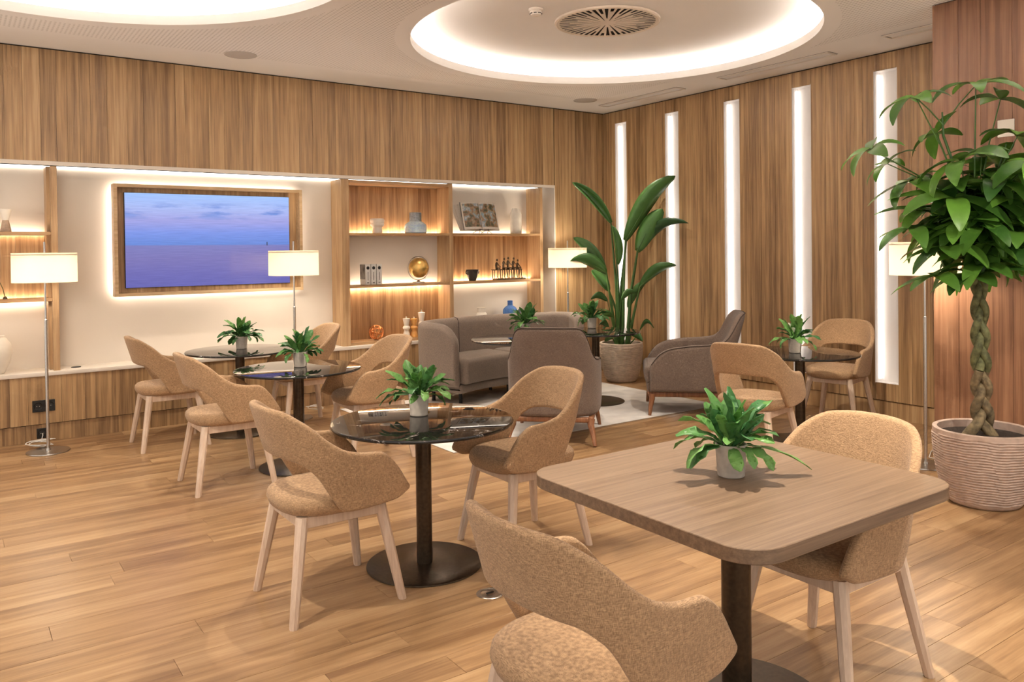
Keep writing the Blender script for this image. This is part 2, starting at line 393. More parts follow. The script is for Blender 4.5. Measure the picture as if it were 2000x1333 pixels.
def interp(tab, x):
    """monotone cubic through the table points"""
    n = len(tab)
    if x <= tab[0][0]: return tab[0][1]
    if x >= tab[-1][0]: return tab[-1][1]
    h = [tab[i + 1][0] - tab[i][0] for i in range(n - 1)]; d = [(tab[i + 1][1] - tab[i][1]) / h[i] for i in range(n - 1)]
    def slope(i):
        if i == 0: return 0.0 if tab[0][0] == 0 else d[0]
        if i == n - 1: return d[-1]
        if d[i - 1] * d[i] <= 0: return 0.0
        w1, w2 = 2 * h[i] + h[i - 1], h[i] + 2 * h[i - 1]
        return (w1 + w2) / (w1 / d[i - 1] + w2 / d[i])
    i = 0
    while x > tab[i + 1][0]: i += 1
    t = (x - tab[i][0]) / h[i]; m0, m1 = slope(i) * h[i], slope(i + 1) * h[i]
    return (2 * t ** 3 - 3 * t * t + 1) * tab[i][1] + (t ** 3 - 2 * t * t + t) * m0 + (-2 * t ** 3 + 3 * t * t) * tab[i + 1][1] + (t ** 3 - t * t) * m1
def prism_me(name, outline, z0, z1, mat=None, smooth=False):
    n = len(outline)
    v = [(x, y, z0) for x, y in outline] + [(x, y, z1) for x, y in outline]
    f = [tuple(reversed(range(n))), tuple(range(n, 2 * n))] + [(i, (i + 1) % n, n + (i + 1) % n, n + i) for i in range(n)]
    return mk(name, v, f, smooth, mat, 40)
def rrect(x0, x1, y0, y1, r, n=8):
    pts = []
    for cx, cy, a0 in ((x1 - r, y1 - r, 0), (x0 + r, y1 - r, pi / 2), (x0 + r, y0 + r, pi), (x1 - r, y0 + r, 1.5 * pi)):
        for k in range(n + 1):
            a = a0 + pi / 2 * k / n; pts.append((cx + r * cos(a), cy + r * sin(a)))
    return pts
def shell_me(name, plan, us, bot, top, thick, mat=None, nz=6, warp=None):
    """upholstered shell swept along plan(u)->(x,y,nx,ny): rounded top, bottom and end edges"""
    V, F = [], []
    r = thick / 2; k = 4
    ring = None
    for ui, u in enumerate(us):
        b, t_ = bot(u), top(u); r_ = min(r, (t_ - b) / 2)
        zs = [(b + r_ * (1 - cos(pi / 2 * i / k)), sin(pi / 2 * i / k)) for i in range(k + 1)]
        zs += [(b + r_ + (t_ - b - 2 * r_) * i / nz, 1) for i in range(1, nz)]
        zs += [(t_ - r_ * (1 - cos(pi / 2 * i / k)), sin(pi / 2 * i / k)) for i in range(k, -1, -1)]
        e = min(ui, len(us) - 1 - ui); se = (.05, .62, .88)[e] if e < 3 else 1
        loop = [(z, s) for z, s in zs] + [(z, -s) for z, s in reversed(zs[1:-1])]
        ring = len(loop)
        for z, s in loop:
            x, y, nx, ny = plan(u, z)
            o = s * r * se
            p = Vector((x + nx * o, y + ny * o, z))
            if warp: p = warp(p)
            V.append(p)
    for i in range(len(us) - 1):
        for j in range(ring):
            l = (j + 1) % ring
            F.append((i * ring + j, (i + 1) * ring + j, (i + 1) * ring + l, i * ring + l))
    F.append(tuple(range(ring))); F.append(tuple(reversed(range((len(us) - 1) * ring, len(us) * ring))))
    return mk(name, V, F, True, mat)
def numdiff_plan(fxy):
    def plan(u, z):
        x, y = fxy(u, z); e = 1e-3
        x1, y1 = fxy(u - e, z); x2, y2 = fxy(u + e, z)
        tx, ty = x2 - x1, y2 - y1; l = sqrt(tx * tx + ty * ty) or 1
        return x, y, -ty / l, tx / l     # outward for u running from the right side round the back to the left
    return plan

# ================================================================== STRUCTURE
ZC = 3.4075
# ---- floor with individual planks
floor = box('floor', (-8.6, -9.0, -.06), (.3, .4, -.012), 'darkgap')
tag(floor, 'oak plank floor', None, None, 'structure')
PW = .155
pl_mesh = {}
y = 0.02; row = 0
while y > -8.6:
    x = .02 + RND.uniform(0, 1.6)
    while x > -8.4:
        ln = RND.choice((1.5, 1.9, 2.2, 2.2))
        x0 = max(x - ln, -8.5); x1 = min(x, .02)
        if x1 - x0 > .12 and not (y < -5.4 and x0 > -.9):
            key = round(x1 - x0, 3)
            if key not in pl_mesh:
                pl_mesh[key] = box_me('plank', (0, 0, -.012), (key - .0012, PW - .0012, 0), 'floor', .0007, 1)
            link('plank', pl_mesh[key], None, floor, (x0, y - PW, RND.uniform(-.0006, 0)))
        x -= ln
    y -= PW; row += 1

# ---- ceiling with round coves
COVES = [(-2.38, -2.78), (-6.57, -2.78), (-2.38, -6.97), (-6.57, -6.97)]
R0 = 1.73
V, F = [], []
def ceil_cell(x0, x1, y0, y1, cx, cy):
    angs = sorted([2 * pi * i / 128 for i in range(128)] + [atan2(yy - cy, xx - cx) % (2 * pi) for xx in (x0, x1) for yy in (y0, y1)])
    base = len(V); n = len(angs)
    for a_ in angs:
        c, s_ = cos(a_), sin(a_)
        t = min(((x1 - cx) / c if c > 1e-9 else (x0 - cx) / c if c < -1e-9 else 1e9), ((y1 - cy) / s_ if s_ > 1e-9 else (y0 - cy) / s_ if s_ < -1e-9 else 1e9))
        V.append((cx + R0 * c, cy + R0 * s_, 0)); V.append((cx + t * c, cy + t * s_, 0))
    for i in range(n):
        j = (i + 1) % n; F.append((base + 2 * i, base + 2 * j, base + 2 * j + 1, base + 2 * i + 1))
for k_, (x0_, x1_, y0_, y1_) in enumerate(((-4.475, .3, -4.875, .4), (-9.2, -4.475, -4.875, .4), (-4.475, .3, -9.4, -4.875), (-9.2, -4.475, -9.4, -4.875))):
    ceil_cell(x0_, x1_, y0_, y1_, *COVES[k_])
me = mk('ceiling', V, F, False)
ceil = link('ceiling', me, 'perf', None, (0, 0, ZC))
tag(ceil, 'pale perforated ceiling with round lit recesses', None, None, 'structure')
lip_me = lathe_me('cove_lip', [(R0, 0), (R0, .075), (R0 + .02, .075), (R0 + .02, .045), (2.02, .045), (2.02, .04), (R0 + .02, .04), (R0 + .02, .001), (R0, 0)], 128, 'ceil_plain', 40, None, False)
rec_prof = [(2.02, .044), (2.02, .11)] + [(2.02 - .12 * (1 - cos(a)), .11 + .075 * sin(a)) for a in [pi / 2 * k / 8 for k in range(1, 9)]] + [(1.2, .187), (.6, .188), (0.0, .188)]
rec_me = lathe_me('cove_recess', rec_prof, 128, 'ceil_plain', 60, None, False)
led_me = lathe_me('cove_led', [(1.92, .050), (1.86, .056)], 72, 'led_cove', 40, None, False)
for cx, cy in COVES:
    for nm, m_ in (('cove_lip', lip_me), ('cove_recess', rec_me), ('led_strip', led_me)):
        link(nm, m_, None, ceil, (cx, cy, 0))

# ---- wall strips helper
strip_cache = {}
def strip(parent, w_, h_, loc, axis, mat):
    key = (round(w_, 3), round(h_, 3), axis, mat)
    if key not in strip_cache:
        if axis == 'x': strip_cache[key] = box_me('veneer_strip', (0, 0, 0), (key[0] - .0012, .012, key[1]), mat, .0006, 1)
        else: strip_cache[key] = box_me('veneer_strip', (0, 0, 0), (.012, key[0] - .0012, key[1]), mat, .0006, 1)
    return link('veneer_strip', strip_cache[key], None, parent, loc)
def widths(total, lo=.085, hi=.17):
    ws = []
    while sum(ws) < total: ws.append(RND.choice((.085, .10, .12, .135, .15, .17)))
    k = total / sum(ws)
    return [q * k for q in ws]
# ---- left wall
ZT, ZN, ZS, ZK = ZC - .012, 2.417, .603, .155
wl = link('wall_left', None); tag(wl, 'wood veneer wall with a long lit niche', None, None, 'structure')
box('backing', (-8.6, .013, ZN), (.02, .42, ZC + .02), 'darkgap', wl)
box('backing', (-8.6, .013, 0), (.02, .42, ZS - .035), 'darkgap', wl)
box('backing', (-.80, .013, 0), (.02, .42, ZC), 'darkgap', wl)
x = -8.4
for w_ in widths(8.4 - .835):
    strip(wl, w_, ZT - ZN - .012, (x, 0, ZN + .012), 'x', 'wall_wood')
    strip(wl, w_, ZS - .035 - ZK, (x, 0, ZK), 'x', 'wall_wood')
    x += w_
x = -.823
for w_ in widths(.823):
    strip(wl, w_, ZT - ZK, (x, 0, ZK), 'x', 'wall_wood'); x += w_
tag(box('baseboard_left', (-8.6, .0125, 0), (0, .03, ZK - .006), 'wall_wood'), 'recessed wood skirting below the niche wall', None, None, 'structure')
# niche lining
nb = box('wall_niche', (-8.6, .32, ZS - .01), (-.80, .36, ZN + .02), 'cream'); tag(nb, 'cream plaster back of the niche', None, None, 'structure')
box('niche_soffit', (-8.6, .0, ZN), (-.823, .33, ZN + .012), 'white', nb)
box('soffit_lip', (-8.6, .0, ZN - .022), (-.835, .014, ZN), 'white', nb)
box('niche_side', (-.835, .0, ZS), (-.823, .33, ZN + .001), 'white', nb)
sill = box('trim_1', (-8.6, -.012, ZS - .035), (-.823, .33, ZS), 'white', None, .003, 2); tag(sill, 'white sill slab along the bottom of the niche', None, None, 'structure')
box('led_strip', (-8.4, .296, ZN - .012), (-.86, .318, ZN - .001), 'led_niche', nb)

# ---- right wall with slots
wr = link('wall_right', None); tag(wr, 'wood veneer wall with five tall lit slots', None, None, 'structure')
SLOTS = [(-.442, -.23), (-1.335, -1.116), (-2.232, -2.015), (-3.122, -2.9), (-4.018, -3.79), (-4.9, -4.68)]
Z0, Z1 = .326, 3.244
edges = [0.0]
for a, b in SLOTS[:5]: edges += [b, a]
edges.append(-4.9)
for i in range(len(edges) - 1):
    a, b = edges[i + 1], edges[i]
    y = a
    ws = widths(b - a) if i % 2 == 0 else [(b - a) / 2] * 2
    for w_ in ws:
        if i % 2 == 0:
            strip(wr, w_, ZT - .165, (0, y, .165), 'y', 'wall_wood')
            
        else:
            strip(wr, w_, Z0 - .165, (0, y, .165), 'y', 'wall_wood'); strip(wr, w_, ZT - Z1, (0, y, Z1), 'y', 'wall_wood')
        y += w_
for i in range(0, len(edges) - 1, 2):
    box('backing', (.013, edges[i + 1], 0), (.2, edges[i], ZC), 'darkgap', wr)
for a, b in SLOTS[:5]:
    box('backing', (.013, a, 0), (.2, b, Z0 - .012), 'darkgap', wr); box('backing', (.013, a, Z1 + .012), (.2, b, ZC), 'darkgap', wr)
    box('slot_back', (.10, a, Z0 - .01), (.12, b, Z1 + .01), 'slot', wr)
    box('slot_jamb', (.001, a - .001, Z0), (.11, a + .004, Z1), 'slot', wr); box('slot_jamb', (.001, b - .004, Z0), (.11, b + .001, Z1), 'slot', wr)
    box('slot_sill', (.001, a, Z0 - .012), (.11, b, Z0 - .0), 'slot', wr); box('slot_head', (.001, a, Z1), (.11, b, Z1 + .012), 'slot', wr)
    box('led_strip', (.055, b - .02, Z0 + .03), (.095, b - .006, Z1 - .03), 'led_slot', wr)
tag(box('baseboard_right', (.0125, -4.9, 0), (.03, 0, .158), 'wall_wood'), 'recessed wood skirting under the slot wall', None, None, 'structure')
# ---- projecting pillar at the right edge
wp = link('wall_pillar', None); tag(wp, 'projecting reddish wood pillar at the right edge', None, None, 'structure')
box('backing', (-1.045, -8.2, 0), (.2, -4.897, ZC), 'darkgap', wp)
y = -4.884
for w_ in widths(3.2, .15, .3):
    w2 = w_ * 1.6
    if y - w2 < -8.2: break
    strip(wp, w2, ZT, (-1.058, y - w2, .004), 'y', 'pillar_wood'); y -= w2
box('return_panel', (-1.046, -4.897, .004), (.0, -4.884, ZT), 'pillar_wood', wp)
# far side of the room behind the pillar/camera stays open to the lobby

# ---- ceiling fittings
def lin_diffuser(x0, x1, y0, y1, label):
    o = empty('linear_air_diffuser', ((x0 + x1) / 2, (y0 + y1) / 2, ZC), 0, label, 'air vent', 'slot diffusers along the slot wall')
    hx, hy = (x1 - x0) / 2, (y1 - y0) / 2
    for a, b in (((-hx, -hy, -.012), (-hx + .015, hy, 0)), ((hx - .015, -hy, -.012), (hx, hy, 0)), ((-hx + .015, -hy, -.012), (hx - .015, -hy + .015, 0)), ((-hx + .015, hy - .015, -.012), (hx - .015, hy, 0))):
        box('frame', a, b, 'white', o)
    box('painted_shadow_line', (-hx - .005, -hy - .005, -.0006), (hx + .005, hy + .005, -.0001), 'darkgap', o)  # dark sheet whose rim paints a shadow line round the frame
    n = 4; wdt = (2 * hx - .04) / n
    for i in range(n):
        box('slat', (-hx + .02 + i * wdt + .003, -hy + .02, -.004), (-hx + .02 + (i + 1) * wdt - .003, hy - .02, -.001), 'ceil_plain', o)
    box('backing', (-hx + .02, -hy + .02, -.0008), (hx - .02, hy - .02, -.0002), 'darkgap', o)
lin_diffuser(-.46, -.31, -1.74, -.44, 'white slot air diffuser nearest the corner of the two walls')
lin_diffuser(-.46, -.31, -3.62, -2.32, 'white slot air diffuser in the middle of the row')
lin_diffuser(-.56, -.41, -5.50, -4.20, 'white slot air diffuser cut off by the reddish pillar')
def speaker(x, y, label):
    o = empty('ceiling_speaker', (x, y, ZC), 0, label, 'speaker', 'round ceiling speakers')
    lathe('grille', [(0, -.004), (.13, -.004), (.132, -.001)], 'clay' if False else 'ceil_grille', o)
    lathe('rim', [(.133, -.001), (.133, -.006), (.14, -.005), (.142, -.0005)], 'ceil_grille', o, cap=False)
M['ceil_grille'] = plain('speaker grille', (.58, .53, .48), .8, 0, .12, 300)
speaker(-4.93, -.645, 'round grey ceiling speaker above the sea picture')
speaker(-.822, -.606, 'round ceiling speaker near the corner of the two walls')
ZR = ZC + .187
sd = empty('smoke_detector', (-3.13, -2.70, ZR), 0, 'white smoke detector beside the round grille in the recess', 'smoke detector')
lathe('base', [(0, 0), (.06, 0), (.06, -.012), (.055, -.018)], 'white', sd)
lathe('head', [(.05, -.016), (.052, -.03), (.042, -.052), (.025, -.058), (0, -.058)], 'white', sd)
for k in range(8):
    a = 2 * pi * k / 8
    box('vent', (.045, -.012, -.044), (.051, .012, -.038), 'darkgap', sd).rotation_euler = (0, 0, a)
sw = empty('swirl_air_diffuser', (-2.40, -2.76, ZR), 0, 'round cream grille with radial slots in the lit recess', 'air vent')
NA = 240; V, F = [], []
rings = [0.0001, .075, .13, .27, .325, .415, .43]
for r_ in rings:
    for i in range(NA): V.append((r_ * cos(2 * pi * i / NA), r_ * sin(2 * pi * i / NA), 0))
for j in range(len(rings) - 1):
    for i in range(NA):
        k = i % 10
        cut = (j in (2, 3, 4) and k in (0, 1, 2)) or (j == 1 and i % 20 in (0, 1, 2)) or (j == 4 and k in (5, 6, 7)) or (j == 3 and i % 20 in (5, 6, 7))
        if not cut: F.append((j * NA + i, (j + 1) * NA + i, (j + 1) * NA + (i + 1) % NA, j * NA + (i + 1) % NA))
pm = mk('slotted_plate', V, F, False, None)
M['vent_cream'] = plain('vent cream', (.78, .66, .54), .6, 0, .02, 20)
po = link('slotted_plate', pm, 'vent_cream', sw, (0, 0, -.016)); md = po.modifiers.new('thick', 'SOLIDIFY'); md.thickness = .004; md.offset = 0
lathe('plenum', [(0, -.002), (.428, -.002), (.43, -.004), (.43, -.013)], 'darkgap', sw, 60, cap=False)
lathe('outer_ring', [(.43, -.001), (.43, -.02), (.44, -.024), (.455, -.018), (.457, -.001)], 'vent_cream', sw, 96, cap=False)

# ================================================================== NICHE FURNISHINGS
def led(a, b, parent, mat='led_shelf'): return box('led_strip', a, b, mat, parent)
YB = .318
def strips_panel(parent, x0, x1, z0, z1, y):
    x = x0
    for w_ in widths(x1 - x0, .07, .12):
        key = ('p', round(w_, 3), round(z1 - z0, 3))
        if key not in strip_cache:
            strip_cache[key] = box_me('veneer_strip', (0, 0, 0), (key[1] - .001, .012, key[2]), 'shelf_wood')
        link('veneer_strip', strip_cache[key], None, parent, (x, y, z0)); x += w_
su = empty('shelf_unit', (-2.35, .15, ZS), 0, 'large two bay wooden wall shelf unit behind the curved sofa', 'shelf')
su_off = Vector((-2.35, .15, ZS))
def sub(a): return tuple(Vector(a) - su_off)
def sbox(n, a, b, m, bev=.0015): return box(n, sub(a), sub(b), m, su, bev, 1)
YF = .03
sbox('post', (-3.69, YF, ZS), (-3.605, YB, ZN - .024), 'frame_wood')
sbox('post', (-2.365, YF, ZS), (-2.315, YB, ZN - .024), 'frame_wood')
sbox('post', (-1.045, YF, ZS), (-1.0, YB, ZN - .024), 'frame_wood')
# left bay: boxed wood cell at top, white middle, wood bottom
sbox('top_board', (-3.60, YF, ZN - .064), (-2.366, YB, ZN - .030), 'board_wood')
sbox('shelf', (-3.604, YF, 1.79), (-2.366, .262, 1.818), 'board_wood')
sbox('shelf', (-3.604, YF, 1.222), (-2.366, .262, 1.25), 'board_wood')
sbox('bottom_board', (-3.604, YF + .01, ZS + .001), (-2.366, YB - .02, ZS + .03), 'board_wood')
sbox('shelf', (-2.314, YF, 1.79), (-1.046, .262, 1.818), 'board_wood')
sbox('shelf', (-2.314, YF, 1.222), (-1.046, .262, 1.25), 'board_wood')
def spanel(x0, x1, z0, z1):
    x = x0
    for w_ in widths(x1 - x0, .07, .12):
        key = ('p', round(w_, 3), round(z1 - z0, 3))
        if key not in strip_cache:
            strip_cache[key] = box_me('veneer_strip', (0, 0, 0), (key[1] - .001, .012, key[2]), 'shelf_wood')
        link('veneer_strip', strip_cache[key], None, su, sub((x, YB - .016, z0))); x += w_
spanel(-3.604, -2.366, 1.792, ZN - .07); spanel(-3.604, -2.366, ZS + .03, 1.236); spanel(-2.314, -1.046, 1.236, 1.80)
def sled(a, b, m_='led_shelf'): return led(sub(a), sub(b), su, m_)
for x0_, x1_ in ((-3.604, -2.366), (-2.314, -1.046)):
    sbox('led_blocker', (x0_, .2622, 1.79), (x1_, .3015, 1.796), 'board_wood', 0)  # added strips that stop led light leaking past the shelf backs
    sbox('led_blocker', (x0_, .2622, 1.229), (x1_, .3015, 1.234), 'board_wood', 0)
sled((-3.59, .266, 1.800), (-2.37, .284, 1.812), 'led_shelf_wood'); sled((-2.30, .266, 1.800), (-1.05, .284, 1.812))
sled((-3.59, .266, 1.238), (-2.37, .284, 1.246)); sled((-3.59, .266, 1.214), (-2.37, .284, 1.220), 'led_shelf_wood')
sled((-2.30, .266, 1.238), (-1.05, .284, 1.246), 'led_shelf_wood'); sled((-2.30, .266, 1.219), (-1.05, .284, 1.225))

# left (cropped) shelf unit
su2 = empty('shelf_unit', (-7.4, .15, ZS), 0, 'wooden wall shelf unit cut off at the left edge', 'shelf')
o2 = Vector((-7.4, .15, ZS))
def s2(n, a, b, m, bev=.0015): return box(n, tuple(Vector(a) - o2), tuple(Vector(b) - o2), m, su2, bev, 1)
s2('post', (-6.385, YF, ZS), (-6.335, .12, ZN - .024), 'frame_wood')
s2('post', (-6.41, .12, ZS), (-6.345, YB, ZN - .024), 'frame_wood')
s2('shelf', (-8.4, YF, 1.79), (-6.386, .262, 1.818), 'board_wood'); s2('shelf', (-8.4, YF, 1.212), (-6.386, .262, 1.24), 'board_wood')
x = -8.3
for w_ in widths(8.3 - 6.412):
    key = ('q', round(w_, 3))
    if key not in strip_cache: strip_cache[key] = box_me('veneer_strip', (0, 0, 0), (key[1] - .001, .012, .56), 'shelf_wood')
    link('veneer_strip', strip_cache[key], None, su2, tuple(Vector((x, YB - .016, 1.23)) - o2)); x += w_
for a, b in (((-8.3, .266, 1.80), (-6.42, .284, 1.812)), ((-8.3, .266, 1.228), (-6.42, .284, 1.236)), ((-8.3, .266, 1.208), (-6.42, .284, 1.214))):
    led(tuple(Vector(a) - o2), tuple(Vector(b) - o2), su2)

# ---- television panel
tv = empty('television_panel', (-4.975, .2, 1.22), 0, 'large wood framed screen showing a blue sea and sky', 'television')
to = Vector((-4.975, .2, 1.22))
def tb(n, a, b, m, bev=.001, parent=None): return box(n, tuple(Vector(a) - to), tuple(Vector(b) - to), m, parent or tv, bev, 1)
TX0, TX1, TZ0, TZ1 = -5.872, -4.085, 1.222, 2.268
tb('frame', (TX0, .13, TZ0), (TX0 + .03, .27, TZ1), 'tv_wood'); tb('frame', (TX1 - .03, .13, TZ0), (TX1, .27, TZ1), 'tv_wood')
tb('frame', (TX0 + .03, .13, TZ0), (TX1 - .03, .27, TZ0 + .03), 'tv_wood'); tb('frame', (TX0 + .03, .13, TZ1 - .03), (TX1 - .03, .27, TZ1), 'tv_wood')
x = TX0 + .03
for w_ in widths(TX1 - TX0 - .06):
    key = ('t', round(w_, 3))
    if key not in strip_cache: strip_cache[key] = box_me('veneer_strip', (0, 0, 0), (key[1] - .001, .012, TZ1 - TZ0 - .06), 'tv_panel')
    link('veneer_strip', strip_cache[key], None, tv, tuple(Vector((x, .235, TZ0 + .03)) - to)); x += w_
tb('backplate', (TX0 + .06, .25, TZ0 + .06), (TX1 - .06, .319, TZ1 - .06), 'darkgap')
scr = tb('screen_body', (-5.775, .192, 1.297), (-4.205, .234, 2.193), 'black')
tb('screen', (-5.772, .189, 1.300), (-4.208, .191, 2.190), 'screen', 0, )
for a, b in (((TX0 + .035, .272, TZ1 - .035), (TX1 - .035, .29, TZ1 - .015)), ((TX0 + .035, .272, TZ0 + .015), (TX1 - .035, .29, TZ0 + .035)), ((TX0 + .015, .272, TZ0 + .035), (TX0 + .035, .29, TZ1 - .035)), ((TX1 - .035, .272, TZ0 + .035), (TX1 - .015, .29, TZ1 - .035))):
    led(tuple(Vector(a) - to), tuple(Vector(b) - to), tv, 'led_halo')
b_ = empty('sail', (0, 0, 0)); bpy.data.objects.remove(b_)
tb('printed_sailboat', (-4.446, .1885, 1.69), (-4.438, .1889, 1.725), 'black', 0)

# ---- shelf ornaments (z of boards: 1.818, 1.25, .633)
def thing_lathe(name, loc, prof, mat, label, cat, part='body', n=32):
    o = empty(name, loc, 0, label, cat); lathe(part, prof, mat, o, n); return o
S1, S2, S3 = 1.8185, 1.2505, .6335
thing_lathe('pedestal_bowl', (-3.22, .15, S1), [(0, 0), (.055, 0), (.056, .02), (.05, .06), (.054, .068), (.075, .085), (.078, .10), (.072, .112), (.078, .122), (.08, .145), (.072, .162), (.066, .16), (.06, .13), (0, .12)], 'ceramic', 'small cream waisted ceramic cup on the top shelf', 'vase')
v = thing_lathe('glass_vase', (-2.74, .15, S1), [(0, 0), (.118, 0), (.128, .012), (.128, .07), (.12, .10), (.085, .128), (.072, .135)], 'bluevase', 'pale blue glass vase with a smoky neck', 'vase')
lathe('neck', [(.07, .134), (.07, .235), (.066, .238), (.062, .234), (.062, .14)], 'greyneck', v, 32, cap=False)
thing_lathe('bottle_vase', (-1.33, .15, S1), [(0, 0), (.068, 0), (.072, .01), (.074, .24), (.07, .255), (.048, .30), (.046, .315), (.04, .316), (.038, .30), (0, .29)], 'ceramic', 'tall faceted white bottle vase beside the open book', 'vase', n=10)
# open book on wire stand
bk = empty('open_book', (-1.84, .14, S1), 0, 'open picture book leaning on the top shelf', 'book')
TIL = radians(16)
def bookpt(x, s, d):   # x across, s up the page, d off the page
    return Vector((x, sin(TIL) * s - cos(TIL) * d, .045 + cos(TIL) * s + sin(TIL) * d))
def page(name, sgn, mat, th0, th1, s0, s1, parent, x0=.004, x1=.25):
    v_, f_ = [], []; n = 10
    for k in range(n + 1):
        x_ = sgn * (x0 + (x1 - x0) * k / n); t = abs(x_) / .26; c = .022 * sin(pi * min(1, t * 1.15) ** .6) + .008
        for s, d in ((s0, c * th0), (s1, c * th0), (s1, c * th1), (s0, c * th1)): v_.append(bookpt(x_ * (1 if sgn < 0 else 1), s, d))
    for k in range(n):
        for j in range(4):
            l = (j + 1) % 4; f_.append((k * 4 + j, k * 4 + l, (k + 1) * 4 + l, (k + 1) * 4 + j))
    f_ += [(0, 1, 2, 3), (n * 4 + 3, n * 4 + 2, n * 4 + 1, n * 4)]
    return link(name, mk(name, v_, f_, False, mat), None, parent)
for sg, mt in ((-1, 'page_a'), (1, 'page_b')):
    pb = page('page_block', sg, 'paper', -.4, .98, 0, .34, bk)
    page('printed_picture', sg, mt, 1.0, 1.06, .03, .325, pb, .008, .235)
    page('cover', sg, 'bookgrey', -.75, -.41, -.006, .346, bk, .0, .258)
# extra leaves fanned behind at the left
for k in range(3):
    v_ = [bookpt(-.25 - .012 * k, 0, -.02 - .018 * k), bookpt(-.27 - .03 * k, .33, -.03 - .03 * k), bookpt(-.05, .33, -.012), bookpt(-.05, 0, -.012)]
    v_ += [p_ + Vector((0, .004, 0)) for p_ in v_]
    link('loose_pages', mk('loose_pages', v_, [(0, 1, 2, 3), (7, 6, 5, 4), (0, 4, 5, 1), (3, 2, 6, 7), (0, 3, 7, 4), (1, 5, 6, 2)], False, 'paper'), None, bk)
bs = empty('book_stand', (-1.84, .14, S1), 0, 'thin black wire stand holding the open book', 'book stand')
for sx in (-.06, .06):
    tube('wire_leg', [(sx - .03, -.075, .003), (sx, -.045, .035), (sx + .0, -.05, .055)], .003, 'blackmetal', bs, 6)
    tube('wire_leg', [(sx + .03, -.075, .003), (sx, -.045, .035), (sx, .04, .03), (sx, .10, .30)], .003, 'blackmetal', bs, 6)
    tube('wire_foot', [(sx, .04, .03), (sx, .12, .003)], .003, 'blackmetal', bs, 6)
# three identical slim books with a dot on the spine
xs = -3.372
for k, (w_, lb) in enumerate(((.062, 'slim white book with grey photo cover, leftmost of three'), (.062, 'slim white book in the middle of the three'), (.062, 'slim white book, rightmost of three next to the globe'))):
    o = empty('shelf_book', (xs + k * .068, .15, S2), 0, lb, 'book', 'slim books with dotted spines')
    box('cover', (-w_ / 2, -.07, 0), (w_ / 2, .07, .225), 'bookwhite', o, .002, 1)
    box('pages', (-w_ / 2 + .004, -.066, .2252), (w_ / 2 - .004, .068, .2262), 'paper', o)
    if k == 0: box('cover_photo', (-w_ / 2 - .0008, -.068, .06), (-w_ / 2 - .0002, .068, .222), 'bookgrey', o)
    l_ = lathe('spine_dot', [(0, 0), (.018, 0), (.018, .0008), (0, .0008)], 'black', o, 20, (0, -.0702, .185)); l_.rotation_euler = (pi / 2, 0, 0)
    box('spine_line', (-.004, -.0708, .05), (.004, -.0702, .14), 'bookgrey', o); box('spine_mark', (-.012, -.0708, .016), (.012, -.0702, .03), 'bookgrey', o)
# globe
gl = empty('globe', (-2.716, .14, S2), 0, 'golden desk globe in a clear ring stand', 'globe')
lathe('base', [(0, 0), (.07, 0), (.07, .012), (.02, .016), (.012, .03), (0, .03)], 'steel', gl, 32)
def sphere_me(nm, r, mat, n=24):
    return lathe_me(nm, [(max(1e-7, r * sin(pi * k / n)) if 0 < k < n else 0, -r * cos(pi * k / n)) for k in range(n + 1)], 36, mat, 180)
link('ball', sphere_me('ball', .115, 'gold'), None, gl, (.005, 0, .172))
tube('meridian_ring', [(.135 * cos(2 * pi * k / 40), 0, .168 + .135 * sin(2 * pi * k / 40)) for k in range(40)], .004, 'steel', gl, 6, True)
tube('axis_pin', [(-.08, 0, .28), (-.06, 0, .26)], .005, 'steel', gl, 6); tube('axis_pin', [(.075, 0, .065), (.09, 0, .05)], .005, 'steel', gl, 6)
# black pot with ears
bp_ = thing_lathe('eared_pot', (-1.985, .14, S2), [(0, 0), (.042, 0), (.045, .012), (.062, .06), (.07, .095), (.072, .11), (.078, .118), (.08, .132), (.072, .136), (.066, .12), (0, .115)], 'blackpot', 'small black pot with ear handles on the right shelf', 'pot')
for s in (-1, 1): tube('handle', [(s * .07, 0, .118), (s * .092, 0, .112), (s * .088, 0, .09), (s * .064, 0, .075)], .007, 'blackpot', bp_, 8)
